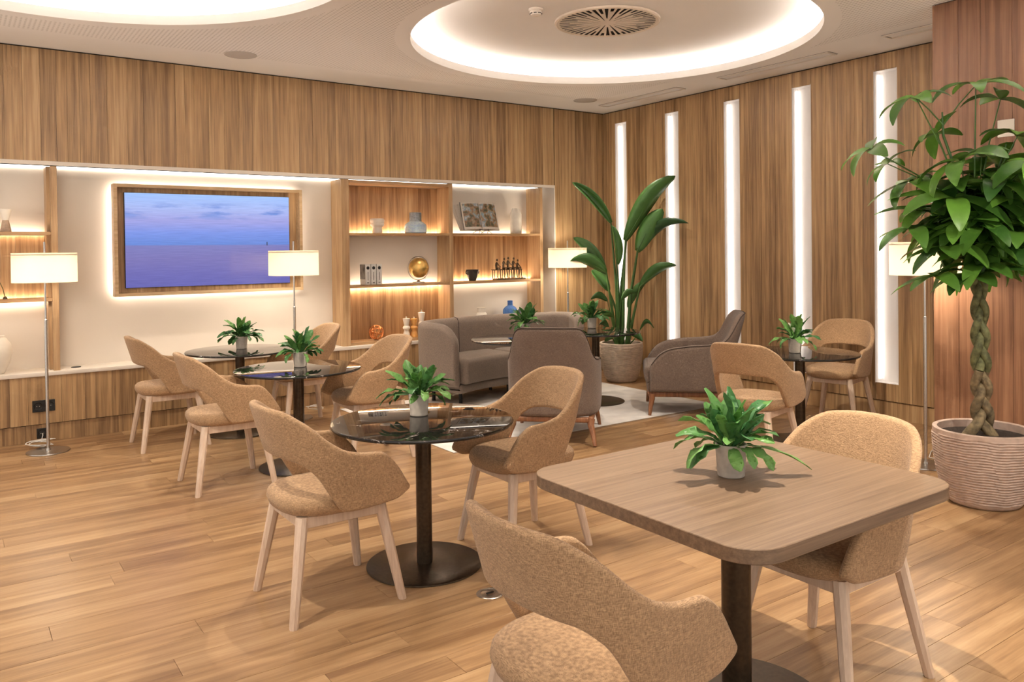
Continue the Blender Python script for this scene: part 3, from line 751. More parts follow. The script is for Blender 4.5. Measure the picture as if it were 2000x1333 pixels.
# bronze row of seated figures
st = empty('figurine_group', (-1.47, .13, S2), 0, 'bronze sculpture of thin figures seated on a bench', 'sculpture')
box('plinth', (-.20, -.05, 0), (.235, .05, .018), 'antique', st, .003, 1)
bench = box('bench', (-.235, -.028, .118), (.20, .028, .13), 'antique', st, .003, 1)
for x_ in (-.215, -.1, .07, .19):
    for y_ in (-.02, .02): tube('bench_leg', [(x_, y_, .018), (x_, y_, .12)], .005, 'antique', st, 6)
for k, (x_, h_, tw) in enumerate(((-.17, .0, 0), (-.07, .012, .3), (0.0, .02, -.2), (.075, .015, .2), (.145, -.01, -.3))):
    paths = []
    hip = Vector((x_, 0, .138)); ch = Vector((x_ + .012 * tw, -.004, .205 + h_)); hd = Vector((x_ + .02 * tw, -.012, .245 + h_))
    paths.append(([hip, (hip + ch) / 2 + Vector((0, .006, 0)), ch, ch + Vector((0, 0, .015))], [.015, .013, .017, .007]))
    paths.append(([hd + Vector((0, 0, -.016)), hd + Vector((0, 0, -.008)), hd, hd + Vector((0, 0, .01)), hd + Vector((0, 0, .015))], [.005, .011, .013, .009, .002]))
    for s in (-1, 1):
        kn = hip + Vector((s * .012, -.05, .012)); ft = kn + Vector((s * .012 + .01 * tw, -.005, -.12))
        paths.append(([hip + Vector((s * .009, 0, 0)), kn, (kn + ft) / 2, ft, ft + Vector((0, -.018, -.006))], [.010, .008, .007, .005, .004]))
        el = ch + Vector((s * .026, -.008, -.03)); hn = el + Vector((s * .012, -.022, -.018 + .03 * (k % 2)))
        paths.append(([ch + Vector((s * .014, 0, 0)), el, hn], [.006, .005, .004]))
    link('figure', tube_me('figure', paths, 7, 'antique'), None, st)
# copper wire ball
wb = empty('wire_ball', (-3.255, .14, S3), 0, 'tangled copper wire ball on the bottom shelf', 'ornament')
for k in range(9):
    ax = Vector((RND.gauss(0, 1), RND.gauss(0, 1), RND.gauss(0, 1))).normalized(); x_ = ax.orthogonal().normalized(); y_ = ax.cross(x_)
    off = RND.uniform(-.35, .35); rr = .078 * sqrt(1 - off * off)
    pts = [Vector((0, 0, .084)) + ax * off * .078 + (x_ * cos(t) + y_ * sin(t)) * rr * (1 + .05 * sin(3 * t + k)) for t in [2 * pi * i / 26 for i in range(26)]]
    tube('wire_loop', pts, .0042, 'copper', wb, 6, True)
# pepper mills
def mill(x_, h, mat, label):
    o = empty('pepper_mill', (x_, .14, S3), 0, label, 'pepper mill', 'turned pepper mills')
    k = h / .24
    lathe('body', [(0, 0), (.042, 0), (.043, .012), (.036, .05 * k), (.026, .085 * k), (.028, .095 * k), (.040, .108 * k), (.042, .122 * k), (.036, .135 * k), (.026, .145 * k), (0, .146 * k)], mat, o, 24)
    lathe('head', [(0, .146 * k), (.025, .147 * k), (.030, .17 * k), (.041, .225 * k), (.041, .232 * k), (.0, .238 * k)], mat, o, 24)
    lathe('knob', [(0, .236 * k), (.006, .238 * k), (.009, .247 * k), (.006, .256 * k), (0, .257 * k)], 'steel', o, 12)
mill(-2.880, .225, 'ceramic', 'white turned pepper mill, shorter and left of the orange one')
mill(-2.782, .215, 'orangewood', 'orange wood pepper mill between two white ones')
mill(-2.684, .285, 'ceramic', 'tall white pepper mill on the bottom shelf')
thing_lathe('blue_bottle', (-1.425, .16, ZS + .001), [(0, 0), (.085, 0), (.092, .012), (.092, .24), (.088, .275), (.065, .305), (.035, .322), (.032, .335), (.032, .375), (.036, .38), (.03, .384), (.027, .34)], 'bluebottle', 'cobalt blue glass bottle peeking over the sofa back', 'bottle')
thing_lathe('cream_jar', (-1.85, .16, ZS + .001), [(0, 0), (.06, 0), (.075, .05), (.075, .2), (.06, .25), (.05, .262), (.05, .312), (.054, .316), (.045, .318), (.04, .27), (0, .26)], 'ceramic', 'cream jar peeking over the sofa back', 'jar')
thing_lathe('small_tumbler', (-1.29, .12, ZS + .001), [(0, 0), (.03, 0), (.034, .27), (.028, .275), (.02, .262), (0, .26)], 'greyneck', 'slim dark holder right of the blue bottle', 'vase')
hg = empty('hourglass_vase', (-6.715, .15, S1), 0, 'cream and clay hourglass ornament on the left shelf', 'ornament')
lathe('lower_cone', [(0, 0), (.042, 0), (.043, .01), (.024, .10), (0, .10)], 'clay', hg, 24); lathe('upper_cone', [(0, .10), (.025, .101), (.046, .195), (.04, .196), (.024, .12), (0, .12)], 'ceramic', hg, 24)
thing_lathe('round_vase', (-6.80, .13, ZS + .001), [(0, 0), (.052, 0), (.06, .01), (.10, .10), (.115, .18), (.108, .25), (.075, .30), (.06, .31), (.062, .325), (.05, .325), (.045, .30), (0, .29)], 'ceramic', 'round white vase on the sill at the left edge', 'vase')
tw_ = empty('twig_ornament', (-6.73, .14, 1.2405), 0, 'thin dark twig on a small foot on the left shelf', 'ornament')
lathe('foot', [(0, 0), (.02, 0), (.012, .02), (0, .024)], 'antique', tw_, 16); tube('branch', [(0, 0, .02), (-.015, 0, .09), (-.05, 0, .18), (-.09, 0, .27)], [.004, .0035, .003, .002], 'twig', tw_, 6)
gr = lathe('cable_grommet', [(0, .0), (.04, 0), (.04, .004), (.034, .006), (0, .005)], 'blackmetal', None, 24, (-6.20, .16, ZS)); tag(gr, 'dark round cable grommet set in the white sill', 'grommet')
# sockets
def socket(n, x0, x1, z0, z1, gangs, yf, label):
    o = empty(n, ((x0 + x1) / 2, yf, z0), 0, label, 'socket')
    hx = (x1 - x0) / 2
    box('plate', (-hx, -.008, 0), (hx, -.0005, z1 - z0), 'black', o, .002, 1)
    for g in range(gangs):
        cx = -hx + (2 * hx) * (g + .5) / gangs
        l_ = lathe('outlet', [(0, -.002), (.026, -.002), (.028, 0), (.033, .002), (.033, -.004)], 'blackmetal', o, 24, (cx, -.009, (z1 - z0) / 2)); l_.rotation_euler = (pi / 2, 0, 0)
        for s in (-1, 1): box('contact', (cx + s * .01 - .003, -.0125, (z1 - z0) / 2 - .003), (cx + s * .01 + .003, -.0075, (z1 - z0) / 2 + .003), 'steel', o)
socket('wall_socket', -6.555, -6.385, .262, .362, 2, 0, 'black double wall socket behind the leftmost floor lamp')
socket('wall_socket', -6.525, -6.445, .03, .118, 1, .0125, 'black skirting socket low behind the leftmost floor lamp')
fs = empty('floor_socket', (-5.08, -4.874, 0), 0, 'round steel floor socket set in the planks', 'floor socket')
lathe('rim', [(.045, .0005), (.045, .004), (.06, .004), (.064, .001)], 'steel', fs, 40, cap=False); lathe('lid', [(0, .004), (.04, .004), (.044, .002)], 'steel', fs, 40); box('lid_handle', (-.02, -.006, .004), (.02, .006, .006), 'blackmetal', fs, .002, 1)
sg = box('wall_plate', (-1.066, -5.45, 2.36), (-1.0585, -5.34, 2.48), 'white', None, .003, 2); tag(sg, 'small white square plate on the reddish pillar behind leaves', 'wall plate')

# ================================================================== FURNITURE
rug = box('rug', (-3.87, -2.53, .0008), (-.70, -.28, .007), 'rug', None, .003, 2)
tag(rug, 'pale grey rug under the lounge seating', 'rug')

# ---- tub chair (faces +X)
def tub_xy(u, z):
    a = abs(u); s = 1 if u >= 0 else -1
    lean = (z - .53) / .40
    B = .258 + .035 * max(0, min(1, lean + .1))
    A = .205 + .118 * max(-.2, lean)
    if a <= .60:
        th = a / .60 * pi / 2
        x_ = -A * (cos(th) ** .85 if th < pi / 2 - 1e-6 else 0); y_ = B * (sin(th) ** .85)
    else:
        t = (a - .60) / .40; x_ = t * (.302 - .62 * max(0, z - .52)); y_ = B * (1 - .05 * t * t) 
    return x_, s * y_
def build_tub():
    ch = empty('tub_chair', (0, 0, 0))
    us = [-1 + 2 * i / 72 for i in range(73)]
    us = [-1, -.995, -.985] + us[1:-1] + [.985, .995, 1]
    top = [(0, .935), (.2, .925), (.36, .868), (.5, .775), (.6, .728), (.75, .712), (.9, .705), (.96, .685), (1, .62)]
    bot = [(0, .70), (.24, .69), (.36, .645), (.47, .53), (.55, .462), (.62, .455), (.9, .468), (1, .505)]
    link('backrest', shell_me('backrest', numdiff_plan(tub_xy), us, lambda u: interp(bot, abs(u)), lambda u: interp(top, abs(u)), .036, 'tan', 7), None, ch)
    # seat pad
    V, F = [], []; n = 40
    prof = [(.0, .440), (.55, .440), (.86, .443), (.96, .458), (1.0, .486), (.985, .508), (.93, .524), (.75, .531), (.4, .534), (0, .534)]
    for q, z in prof:
        for i in range(n):
            a = 2 * pi * i / n; c, s = cos(a), sin(a)
            x_ = (.285 if c > 0 else .262) * (abs(c) ** .72) * (1 if c > 0 else -1); y_ = .248 * (abs(s) ** .72) * (1 if s > 0 else -1)
            drop = -.012 * max(0, x_ * q / .285) ** 3
            V.append((x_ * max(q, 1e-4), y_ * max(q, 1e-4), z + drop))
    for j in range(len(prof) - 1):
        for i in range(n):
            k = (i + 1) % n; F.append((j * n + i, j * n + k, (j + 1) * n + k, (j + 1) * n + i))
    link('seat', mk('seat', V, F, True, 'tan'), None, ch)
    for sx in (-1, 1):
        for sy in (-1, 1):
            a, b = Vector((sx * .185, sy * .17, .447)), Vector((sx * .258, sy * .248, 0))
            V = []; 
            for p_, hw, hd in ((a, .026, .017), (a.lerp(b, .5), .0225, .0155), (a.lerp(b, .985), .0185, .013), (b, .0175, .012)):
                d = Vector((sx, sy, 0)).normalized(); e = Vector((-d.y, d.x, 0))
                for k in range(8):
                    t = 2 * pi * (k + .5) / 8
                    V.append(p_ + d * hw * 1.08 * cos(t) + e * hw * 1.08 * sin(t))
            F = [(j * 8 + k, j * 8 + (k + 1) % 8, (j + 1) * 8 + (k + 1) % 8, (j + 1) * 8 + k) for j in range(3) for k in range(8)] + [tuple(range(8)), tuple(range(31, 23, -1))]
            link('leg', mk('leg', V, F, True, 'ash', 35), None, ch)
    for s in (-1, 1):
        box('rail', (-.19, s * .178 - .011, .395), (.19, s * .178 + .011, .445), 'ash', ch, .003, 1)
        box('rail', (s * .19 - .011, -.168, .395), (s * .19 + .011, .168, .445), 'ash', ch, .003, 1)
    return ch
tub = build_tub()
CH = [((-5.605, -.74), 0, 'tan tub chair by the wall, left of the rearmost black table'),
      ((-5.545, -2.235), 0, 'tan tub chair left of the middle black marble table'),
      ((-5.69, -4.425), 0, 'tan tub chair left of the nearest black marble table'),
      ((-4.43, -.76), pi, 'tan tub chair right of the rearmost black table, beside the lamp pole'),
      ((-4.42, -2.17), pi, 'tan tub chair right of the middle black marble table'),
      ((-4.56, -4.43), pi, 'tan tub chair right of the nearest black marble table'),
      ((-5.69, -6.31), 0, 'tan tub chair in the foreground, its back toward the camera'),
      ((-4.425, -6.205), pi, 'tan tub chair tucked under the far side of the square wooden table'),
      ((-2.28, -4.20), radians(13), 'tan tub chair with back opening showing, left of the table by the slot wall'),
      ((-.56, -3.76), pi + radians(13), 'tan tub chair against the slot wall, right of the round table')]
for i, ((x_, y_), rz, lb) in enumerate(CH):
    c = tub if i == 0 else copy_tree(tub)
    c.location = (x_, y_, 0); c.rotation_euler = (0, 0, rz)
    tag(c, lb, 'chair', 'tan tub chairs at the tables')

# ---- round marble tables
def build_table():
    t = empty('round_table', (0, 0, 0))
    lathe('tabletop', [(0, .722), (.44, .722), (.462, .726), (.465, .732), (.465, .736), (.462, .741), (.455, .742), (0, .742)], 'marble', t, 96)
    lathe('underplate', [(0, .708), (.16, .708), (.16, .7215), (0, .7215)], 'bronze', t, 32)
    lathe('column', [(.040, .012), (.040, .708)], 'bronze', t, 40)
    lathe('base', [(0, 0), (.293, 0), (.296, .003), (.295, .008), (.288, .0115), (0, .012)], 'bronze', t, 96)
    return t
tb0 = build_table()
TB = [((-5.15, -4.375, 0), 'nearest round black marble table with bronze pedestal'), ((-4.985, -2.14, 0), 'middle of the three black marble tables on the left'),
      ((-4.99, -.68, 0), 'rearmost black marble table by the sea picture wall'), ((-1.42, -3.975, 0), 'round dark marble table beside the slot wall'),
      ((-2.60, -1.66, .0072), 'round marble table in front of the curved sofa'), ((-1.56, -1.60, .0072), 'round marble table mostly hidden behind the brown armchair back')]
for i, (l_, lb) in enumerate(TB):
    t = tb0 if i == 0 else copy_tree(tb0)
    t.location = l_; tag(t, lb, 'table', 'round marble tables')
# ---- square wooden table
wt = empty('square_table', (-4.88, -6.146, 0), 0, 'square wooden table with rounded corners in the foreground', 'table')
TXa, TXb, TYa, TYb = -5.427 + 4.88, -4.335 + 4.88, -6.658 + 6.146, -5.634 + 6.146
ol = rrect(TXa, TXb, TYa, TYb, .12, 10); n_ = len(ol)
V, F = [], []
for z, ins in ((.757, .003), (.760, 0), (.798, 0), (.800, .002)):
    for (x_, y_) in ol:
        k = 1 - ins / .55; V.append((x_ * k, y_ * k, z))
F = [tuple(reversed(range(n_))), tuple(range(3 * n_, 4 * n_))] + [(j * n_ + i, j * n_ + (i + 1) % n_, (j + 1) * n_ + (i + 1) % n_, (j + 1) * n_ + i) for j in range(3) for i in range(n_)]
link('tabletop', mk('tabletop', V, F, True, 'table_wood', 30), None, wt)
lathe('column', [(.051, .012), (.051, .745)], 'bronze', wt, 48); lathe('underplate', [(0, .745), (.2, .745), (.2, .7565), (0, .7565)], 'bronze', wt, 40)
lathe('base', [(0, 0), (.32, 0), (.323, .004), (.315, .0115), (0, .012)], 'bronze', wt, 80)

# ---- brown armchairs (face +X)
def arm_xy(u, z):
    a = abs(u); s = 1 if u >= 0 else -1
    h = max(0, (z - .5) / .47)
    A = .37 + .13 * h; B = .355
    if a <= .5:
        th = a / .5 * pi / 2
        x_ = -A * (cos(th) ** .55 if th < pi / 2 - 1e-6 else 0); y_ = B * (sin(th) ** .55) 
    else:
        t = (a - .5) / .5; x_ = t * (.40); y_ = B * (1 - .03 * t)
    return x_ , s * y_
def build_arm():
    c = empty('lounge_armchair', (0, 0, 0))
    us = [-1, -.995, -.985] + [-1 + 2 * i / 80 for i in range(1, 80)] + [.985, .995, 1]
    top = [(0, .975), (.13, .973), (.185, .95), (.235, .87), (.285, .765), (.35, .705), (.45, .682), (.6, .665), (.75, .645), (.87, .60), (.95, .53), (1, .47)]
    bot = [(0, .225), (1, .225)]
    T_ = lambda u: interp(top, abs(u)); B_ = lambda u: .222
    link('shell', shell_me('shell', numdiff_plan(arm_xy), us, B_, T_, .075, 'brown', 12), None, c)
    pl_ = numdiff_plan(arm_xy); pts = []
    for i in range(61):
        u = -.98 + 1.96 * i / 60; z = T_(u) - .008; x_, y_, nx, ny = pl_(u, z); pts.append((x_ + nx * .03, y_ + ny * .03, z))
    link('piping', tube_me('piping', [(pts, .005)], 6, 'piping'), None, c)
    sm = box_me('seat_cushion', (-.31, -.315, .30), (.45, .315, .475), 'brown', .05, 4); link('seat_cushion', sm, None, c)
    sb = box_me('seat_base', (-.30, -.32, .215), (.425, .32, .31), 'brown', .025, 3); link('seat_base', sb, None, c)
    for s in (-1, 1):
        box('frame_rail', (-.36, s * .325 - .022, .175), (.40, s * .325 + .022, .225), 'walnut', c, .012, 3)
        box('frame_rail', (s * .02 + (-.36 if s < 0 else .36), -.31, .178), (s * .02 + (-.32 if s < 0 else .40), .31, .222), 'walnut', c, .012, 3)
        for sx, fx in ((-.34, -.43), (.38, .405)):
            p0, p1 = Vector((sx, s * .325, .205)), Vector((fx, s * .36, 0))
            link('leg', tube_me('leg', [([p0, p0.lerp(p1, .25) + Vector((.012 if sx < 0 else -.006, -s * .01, 0)), p0.lerp(p1, .6), p1], [.034, .028, .021, .015])], 10, 'walnut'), None, c)
    return c
ac = build_arm()
ac.location = (-2.82, -2.51, .0072); ac.rotation_euler = (0, 0, radians(46)); tag(ac, 'brown lounge armchair seen from behind with dark piping', 'armchair', 'brown lounge armchairs')
ac2 = copy_tree(ac); ac2.location = (-1.10, -2.48, .0072); ac2.rotation_euler = (0, 0, radians(137)); tag(ac2, 'brown lounge armchair seen from the side by the slot wall', 'armchair', 'brown lounge armchairs')

# ---- curved sofa: bent about an arc centre
SCX, SCY, SR = -2.05, -2.60, 2.08
sofa = empty('curved_sofa', (SCX, -.5, 0.0072), 0, 'curved taupe velvet sofa under the shelf unit', 'sofa')
def bend(p):      # local x: forward (toward arc centre), y: along sofa
    r_ = SR - p.x; a = -p.y / 2.08
    return Vector((r_ * sin(a), (SCY + r_ * cos(a)) - (-.5), p.z))
def sofa_xy(u, z):
    a = abs(u); s = 1 if u >= 0 else -1
    Lh = .965; A = .27 + .02 * (z - .5)
    if a <= .62:
        t = a / .62; return -A, s * t * (Lh - .22)
    if a <= .82:
        th = (a - .62) / .2 * pi / 2; return -A + .22 * (1 - cos(th)), s * (Lh - .22 + .22 * sin(th))
    t = (a - .82) / .18; return -A + .22 + t * .30, s * Lh
us = [-1, -.996, -.99] + [-1 + 2 * i / 110 for i in range(1, 110)] + [.99, .996, 1]
stop_ = [(0, .86), (.8, .86), (.88, .85), (.94, .81), (.98, .73), (1, .64)]
sh_ = lambda u: interp(stop_, abs(u))
link('back', shell_me('back', numdiff_plan(sofa_xy), us, lambda u: .20, sh_, .13, 'velvet', 10, bend), None, sofa)
sp_ = numdiff_plan(sofa_xy)
def seam(u):
    pts = [bend(Vector((lambda q: (q[0] + q[2] * o, q[1] + q[3] * o, z))(sp_(u, z)))) for z, o in ((.46, -.066), (.6, -.066), (.80, -.066), (.85, -.045), (.862, 0), (.85, .045), (.8, .066), (.5, .066), (.22, .066))]
    tube('seam', pts, .004, 'piping', sofa, 6)
seam(.33); seam(-.33)
def bent_slab(name, x0, x1, y0, y1, z0, z1, rr, mat):
    V, F = [], []; n = 40
    prof = [(z0, rr), (z0 + rr * .3, rr * .3), (z0 + rr, 0), (z1 - rr, 0), (z1 - rr * .3, rr * .3), (z1, rr)]
    def row(y_, ins):
        pts = []
        for z, d in prof: pts.append((x0 + d + ins, y_, z))
        for z, d in reversed(prof): pts.append((x1 - d - ins, y_, z))
        return pts
    ys = [(y0, rr), (y0 + rr * .3, rr * .3)] + [(y0 + rr + (y1 - y0 - 2 * rr) * i / n, 0) for i in range(n + 1)] + [(y1 - rr * .3, rr * .3), (y1, rr)]
    for y_, ins in ys:
        for x_, yy, z in row(y_, ins):
            zz = z + (-ins if z > (z0 + z1) / 2 else ins) * .8
            V.append(bend(Vector((x_, yy, zz))))
    m_ = 12
    for i in range(len(ys) - 1):
        for j in range(m_): F.append((i * m_ + j, i * m_ + (j + 1) % m_, (i + 1) * m_ + (j + 1) % m_, (i + 1) * m_ + j))
    F.append(tuple(reversed(range(m_)))); F.append(tuple((len(ys) - 1) * m_ + j for j in range(m_)))
    return link(name, mk(name, V, F, True, mat), None, sofa)
bent_slab('seat_cushion', -.20, .32, -.895, -.004, .215, .485, .05, 'velvet'); bent_slab('seat_cushion', -.20, .32, .004, .895, .215, .485, .05, 'velvet')
bent_slab('base', -.31, .27, -.94, .94, .125, .215, .03, 'velvet')
for x_, y_ in ((.16, -.78), (.16, .78), (-.2, -.78), (-.2, .78), (-.2, 0), (.16, 0)):
    q = bend(Vector((x_, y_, 0))); tube('leg', [(q.x, q.y, 0), (q.x, q.y, .13)], .019, 'blackmetal', sofa, 14)

# ---- floor lamps
def build_lamp():
    l_ = empty('floor_lamp', (0, 0, 0))
    lathe('base', [(0, 0), (.158, 0), (.16, .004), (.158, .010), (.02, .014), (.018, .03), (0, .03)], 'steel', l_, 64)
    lathe('pole', [(.0125, .012), (.0125, 1.085), (.008, 1.09), (.008, 1.72), (.0, 1.724)], 'steel', l_, 20)
    lathe('shade', [(.236, 1.392), (.236, 1.632), (.2335, 1.632), (.2335, 1.392), (.236, 1.392)], 'shade', l_, 72, None, 40, cap=False)
    tube('shade_ring', [(.232 * cos(2 * pi * k / 48), .232 * sin(2 * pi * k / 48), 1.615) for k in range(48)], .003, 'steel', l_, 6, True)
    for k in range(3):
        a = 2 * pi * k / 3 + .4; tube('shade_spoke', [(0, 0, 1.615), (.232 * cos(a), .232 * sin(a), 1.615)], .0025, 'steel', l_, 6)
    m_ = emit('lamp bulb', (1, .88, .7), 6.0); M['bulb'] = m_; m_.cycles.emission_sampling = 'NONE'
    for s in (-1, 1):
        b = link('bulb', sphere_me('bulb', .03, 'bulb', 12), None, l_, (s * .075, 0, 1.51))
    return l_
lp = build_lamp()
LP = [((-6.479, -.43, 0), 'chrome floor lamp with white drum shade at the far left'), ((-4.385, -.42, 0), 'chrome floor lamp with white drum shade in front of the screen'),
      ((-.915, -.35, 0.0), 'chrome floor lamp behind the sofa near the corner'), ((-1.31, -4.95, 0), 'chrome floor lamp behind the braided tree')]
for i, (l_, lb) in enumerate(LP):
    o = lp if i == 0 else copy_tree(lp)
    o.location = l_; tag(o, lb, 'floor lamp', 'chrome floor lamps')
    pl_ = bpy.data.lights.new('bulb_light', 'POINT'); pl_.energy = P_BULB; pl_.color = (1, .88, .72); pl_.shadow_soft_size = .07
    po_ = bpy.data.objects.new('bulb_light', pl_); COL.objects.link(po_); po_.parent = o; po_.location = (0, 0, 1.47)
# lamp cables
def coil(cx, cy, loops, r, seed, tail):
    q = random.Random(seed); pts = []
    for i in range(loops * 14):
        a = 2 * pi * i / 14; rr = r * (1 + .3 * sin(a * .37 + seed)); pts.append((cx + rr * cos(a) * 1.2, cy + rr * .6 * sin(a), .02 + .05 * abs(sin(a * .23 + seed)) + .004 * q.random()))
    return pts + tail
tag(tube('lamp_cable', coil(-6.52, -.27, 3, .07, 2, [(-6.50, -.14, .05), (-6.485, -.05, .07), (-6.485, 0.0, .074)]), .004, 'clearcable', None, 6), 'clear coiled cable behind the leftmost lamp base', 'cable')
tag(tube('lamp_cable', [(-1.33, -5.05, .005), (-1.2, -5.11, .005), (-1.12, -5.0, .005), (-1.09, -4.86, .005), (-.9, -4.78, .006), (-.3, -4.7, .006)], .004, 'clearcable', None, 6), 'pale cable running from the lamp behind the braided tree', 'cable')
tag(tube('lamp_cable', coil(-4.12, -.22, 2, .06, 5, [(-4.05, -.12, .02), (-4.05, -.01, .03)]), .004, 'clearcable', None, 6), 'pale cable coiled on the floor near the middle lamp', 'cable')

# ================================================================== PLANTS
def strap_leaf(name, ln, wd, curl, up0, mat, n=9, wav=.0, fold=.25, tipw=.35):
    """leaf running along +X from origin, rising at angle up0, curling down by 'curl' radians"""
    V, F = [], []; p = Vector((0, 0, 0)); ang = up0
    for i in range(n + 1):
        t = i / n
        w_ = wd * .5 * (.20 + .80 * (lambda q_: q_ * q_ * (3 - 2 * q_))(min(1, t / .62))) * (1 if t < .72 else sqrt(max(0, 1 - ((t - .72) / .285) ** 2)))
        if i == n: w_ = wd * .10
        d = Vector((cos(ang), 0, sin(ang))); nn = Vector((-sin(ang), 0, cos(ang)))
        wz = wav * sin(t * 17)
        V += [p + Vector((0, w_, 0)) + nn * (fold * w_ + wz * w_), p, p + Vector((0, -w_, 0)) + nn * (fold * w_ - wz * w_)]
        p = p + d * ln / n; ang -= curl / n
    for i in range(n):
        a = i * 3
        F += [(a, a + 3, a + 4, a + 1), (a + 1, a + 4, a + 5, a + 2)]
    # thin thickness: duplicate underside
    m_ = len(V)
    V2 = [v_ - Vector((0, 0, .0012)) for v_ in V]
    F2 = [tuple(reversed([k + m_ for k in f])) for f in F]
    rim = []
    left = [i * 3 for i in range(n + 1)]; right = [i * 3 + 2 for i in range(n + 1)]
    for q in (left, right):
        for a, b in zip(q, q[1:]): rim.append((a, b, b + m_, a + m_) if q is right else (b, a, a + m_, b + m_))
    return mk(name, V + V2, F + F2 + rim, True, mat)
fern = [strap_leaf('leaf', .20, .050, .5, 1.25, 'leaf', 8, .25), strap_leaf('leaf', .19, .046, 1.3, 1.05, 'leaf', 8, .3), strap_leaf('leaf', .20, .046, 1.5, .65, 'leaf', 8, .3), strap_leaf('leaf', .15, .044, 1.6, .35, 'leaf', 8, .3), strap_leaf('leaf', .17, .048, .3, 1.4, 'leaf', 8, .2)]
def table_plant(loc, label, seed, potmat='whitepot', k=1.0, extra=None, count=40):
    q = random.Random(seed)
    o = empty('potted_fern', loc, q.uniform(0, 6), label, 'potted plant', 'small potted ferns')
    lathe('pot', [(0, 0), (.043, 0), (.047, .004), (.054, .11), (.054, .115), (.049, .115), (.047, .10), (0, .098)], potmat, o, 40)
    lathe('soil', [(.0469, .099), (.03, .103), (0, .106)], 'soil', o, 20)
    for i in range(count):
        a = 2.4 * i + q.uniform(-.4, .4); t = i / count
        kind = 4 if t < .12 else 0 if t < .38 else 1 if t < .62 else 2 if t < .84 else 3
        r_ = .004 + .034 * t
        lf = link('leaf', fern[kind], None, o, (r_ * cos(a), r_ * sin(a), .103), (q.uniform(-.5, .5), q.uniform(-.4, .25), a))
        s = k * q.uniform(.7, 1.1); lf.scale = (s, s * q.uniform(.85, 1.25), s)
    if extra:
        for me_, a in extra: link('leaf', me_, None, o, (.03 * cos(a), .03 * sin(a), .108), (0, 0, a))
    return o
long_leaf = strap_leaf('leaf', .30, .048, .75, .05, 'leaf', 12, .1, .2)
wpl = table_plant((-4.884, -6.131, .8005), 'fern in a concrete pot on the square wooden table', 11, 'concrete', 1.05)
link('leaf', long_leaf, None, wpl, (0, 0, .105), (0, 0, radians(-36) - wpl.rotation_euler.z))
table_plant((-5.11, -4.26, .7425), 'fern in a pale pot on the nearest black table', 12)
table_plant((-4.95, -2.09, .7425), 'fern in a pale pot on the middle black table', 13)
table_plant((-4.955, -.62, .7425), 'fern in a pale pot on the rearmost black table', 14, k=1.1)
fp = table_plant((-1.47, -3.965, .7425), 'light green fern in a pale pot on the table by the slot wall', 15, k=1.05, count=34)
M['petal'] = plain('white petal', (.85, .82, .70), .5)
for k, (hz, a) in enumerate(((.23, .5), (.20, 2.2), (.17, 4.0))):
    fl_ = link('flower', strap_leaf('flower', .05, .03, .3, 1.1, 'petal', 6), None, fp, (.03 * cos(a), .03 * sin(a), hz), (0, 0, a))
    tube('flower_stem', [(0, 0, .1), (.02 * cos(a), .02 * sin(a), hz * .7), (.03 * cos(a), .03 * sin(a), hz)], .002, 'stem', fp, 5)
table_plant((-2.33, -1.40, .7497), 'fern in a pale pot on the table in front of the sofa', 16, k=1.1)
table_plant((-1.38, -1.33, .7497), 'fern in a pale pot on the table hidden behind the armchair', 17, k=1.1)

def planter(loc, label, rb, rt_, h, mat, rings=26):
    pr = []
    for k in range(rings * 4 + 1):
        t = k / (rings * 4); r_ = rb + (rt_ - rb) * (sin(min(1, t * 1.1) * pi / 2) ** .75)
        pr.append((r_, .012 + (h - .012) * t))
    prof = [(0, 0), (rb * .93, 0)] + pr + [(rt_ - .012, h + .006), (rt_ - .028, h), (rt_ - .03, h - .05), (rt_ - .05, h - .055)]
    rip = lambda a, z: (.005 * sin(z * 2 * pi / .0165 + 1.1 * sin(a * 5) + .8 * sin(a * 11 + z * 9)) if .03 < z < h - .03 else 0)
    o = empty('planter', loc, 0, label, 'planter', 'ribbed stone planters')
    lathe('body', prof, mat, o, 96, None, 60, rip)
    lathe('soil', [(rt_ - .032, h - .045), (rt_ * .5, h - .035), (0, h - .03)], 'soil', o, 40)
    return o
# ---- bird of paradise
PB = Vector((-.42, -.76, 0))
planter(tuple(PB), 'pale ribbed planter holding the bird of paradise in the corner', .18, .262, .47, 'planter')
bop = empty('bird_of_paradise', (PB.x, PB.y, .44), 0, 'tall bird of paradise plant in the corner', 'plant')
RV = Vector((.818, -.5755, 0)); DV = Vector((.5755, .818, 0))
def bp_at(px, py, dep): return RV * ((px - 1213) / 159.0) + Vector((0, 0, (735 - py) / 155.0 - .44)) + DV * dep
def big_leaf(base, tip, wd, sag, fold, mat, name='leaf', n=16, twist=0.0):
    ax = tip - base; ln = ax.length; d0 = ax.normalized()
    side = d0.cross(Vector((.5755, .818, .25)).normalized())
    if side.length < .1: side = d0.cross(Vector((0, 0, 1)))
    side.normalize(); side = Matrix.Rotation(twist, 3, d0) @ side; nn = side.cross(d0)
    if nn.z < 0: nn = -nn
    V, F = [], []
    for i in range(n + 1):
        t = i / n; c = base + ax * t + Vector((0, 0, 1)) * sag * ln * sin(pi * t) ** 1.0
        w_ = wd * .5 * (max(0, sin(pi * (t * .94 + .03))) ** .62) * (1 - .25 * t)
        if i == n: w_ = .003
        V += [c + side * w_ + nn * fold * w_, c + side * w_ * .5 + nn * fold * w_ * .35, c, c - side * w_ * .5 + nn * fold * w_ * .35, c - side * w_ + nn * fold * w_]
    for i in range(n):
        for j in range(4): F.append((i * 5 + j, (i + 1) * 5 + j, (i + 1) * 5 + j + 1, i * 5 + j + 1))
    me_ = mk(name, V, F, True, mat); o = link(name, me_, None, None); md = o.modifiers.new('thick', 'SOLIDIFY'); md.thickness = .003; return o
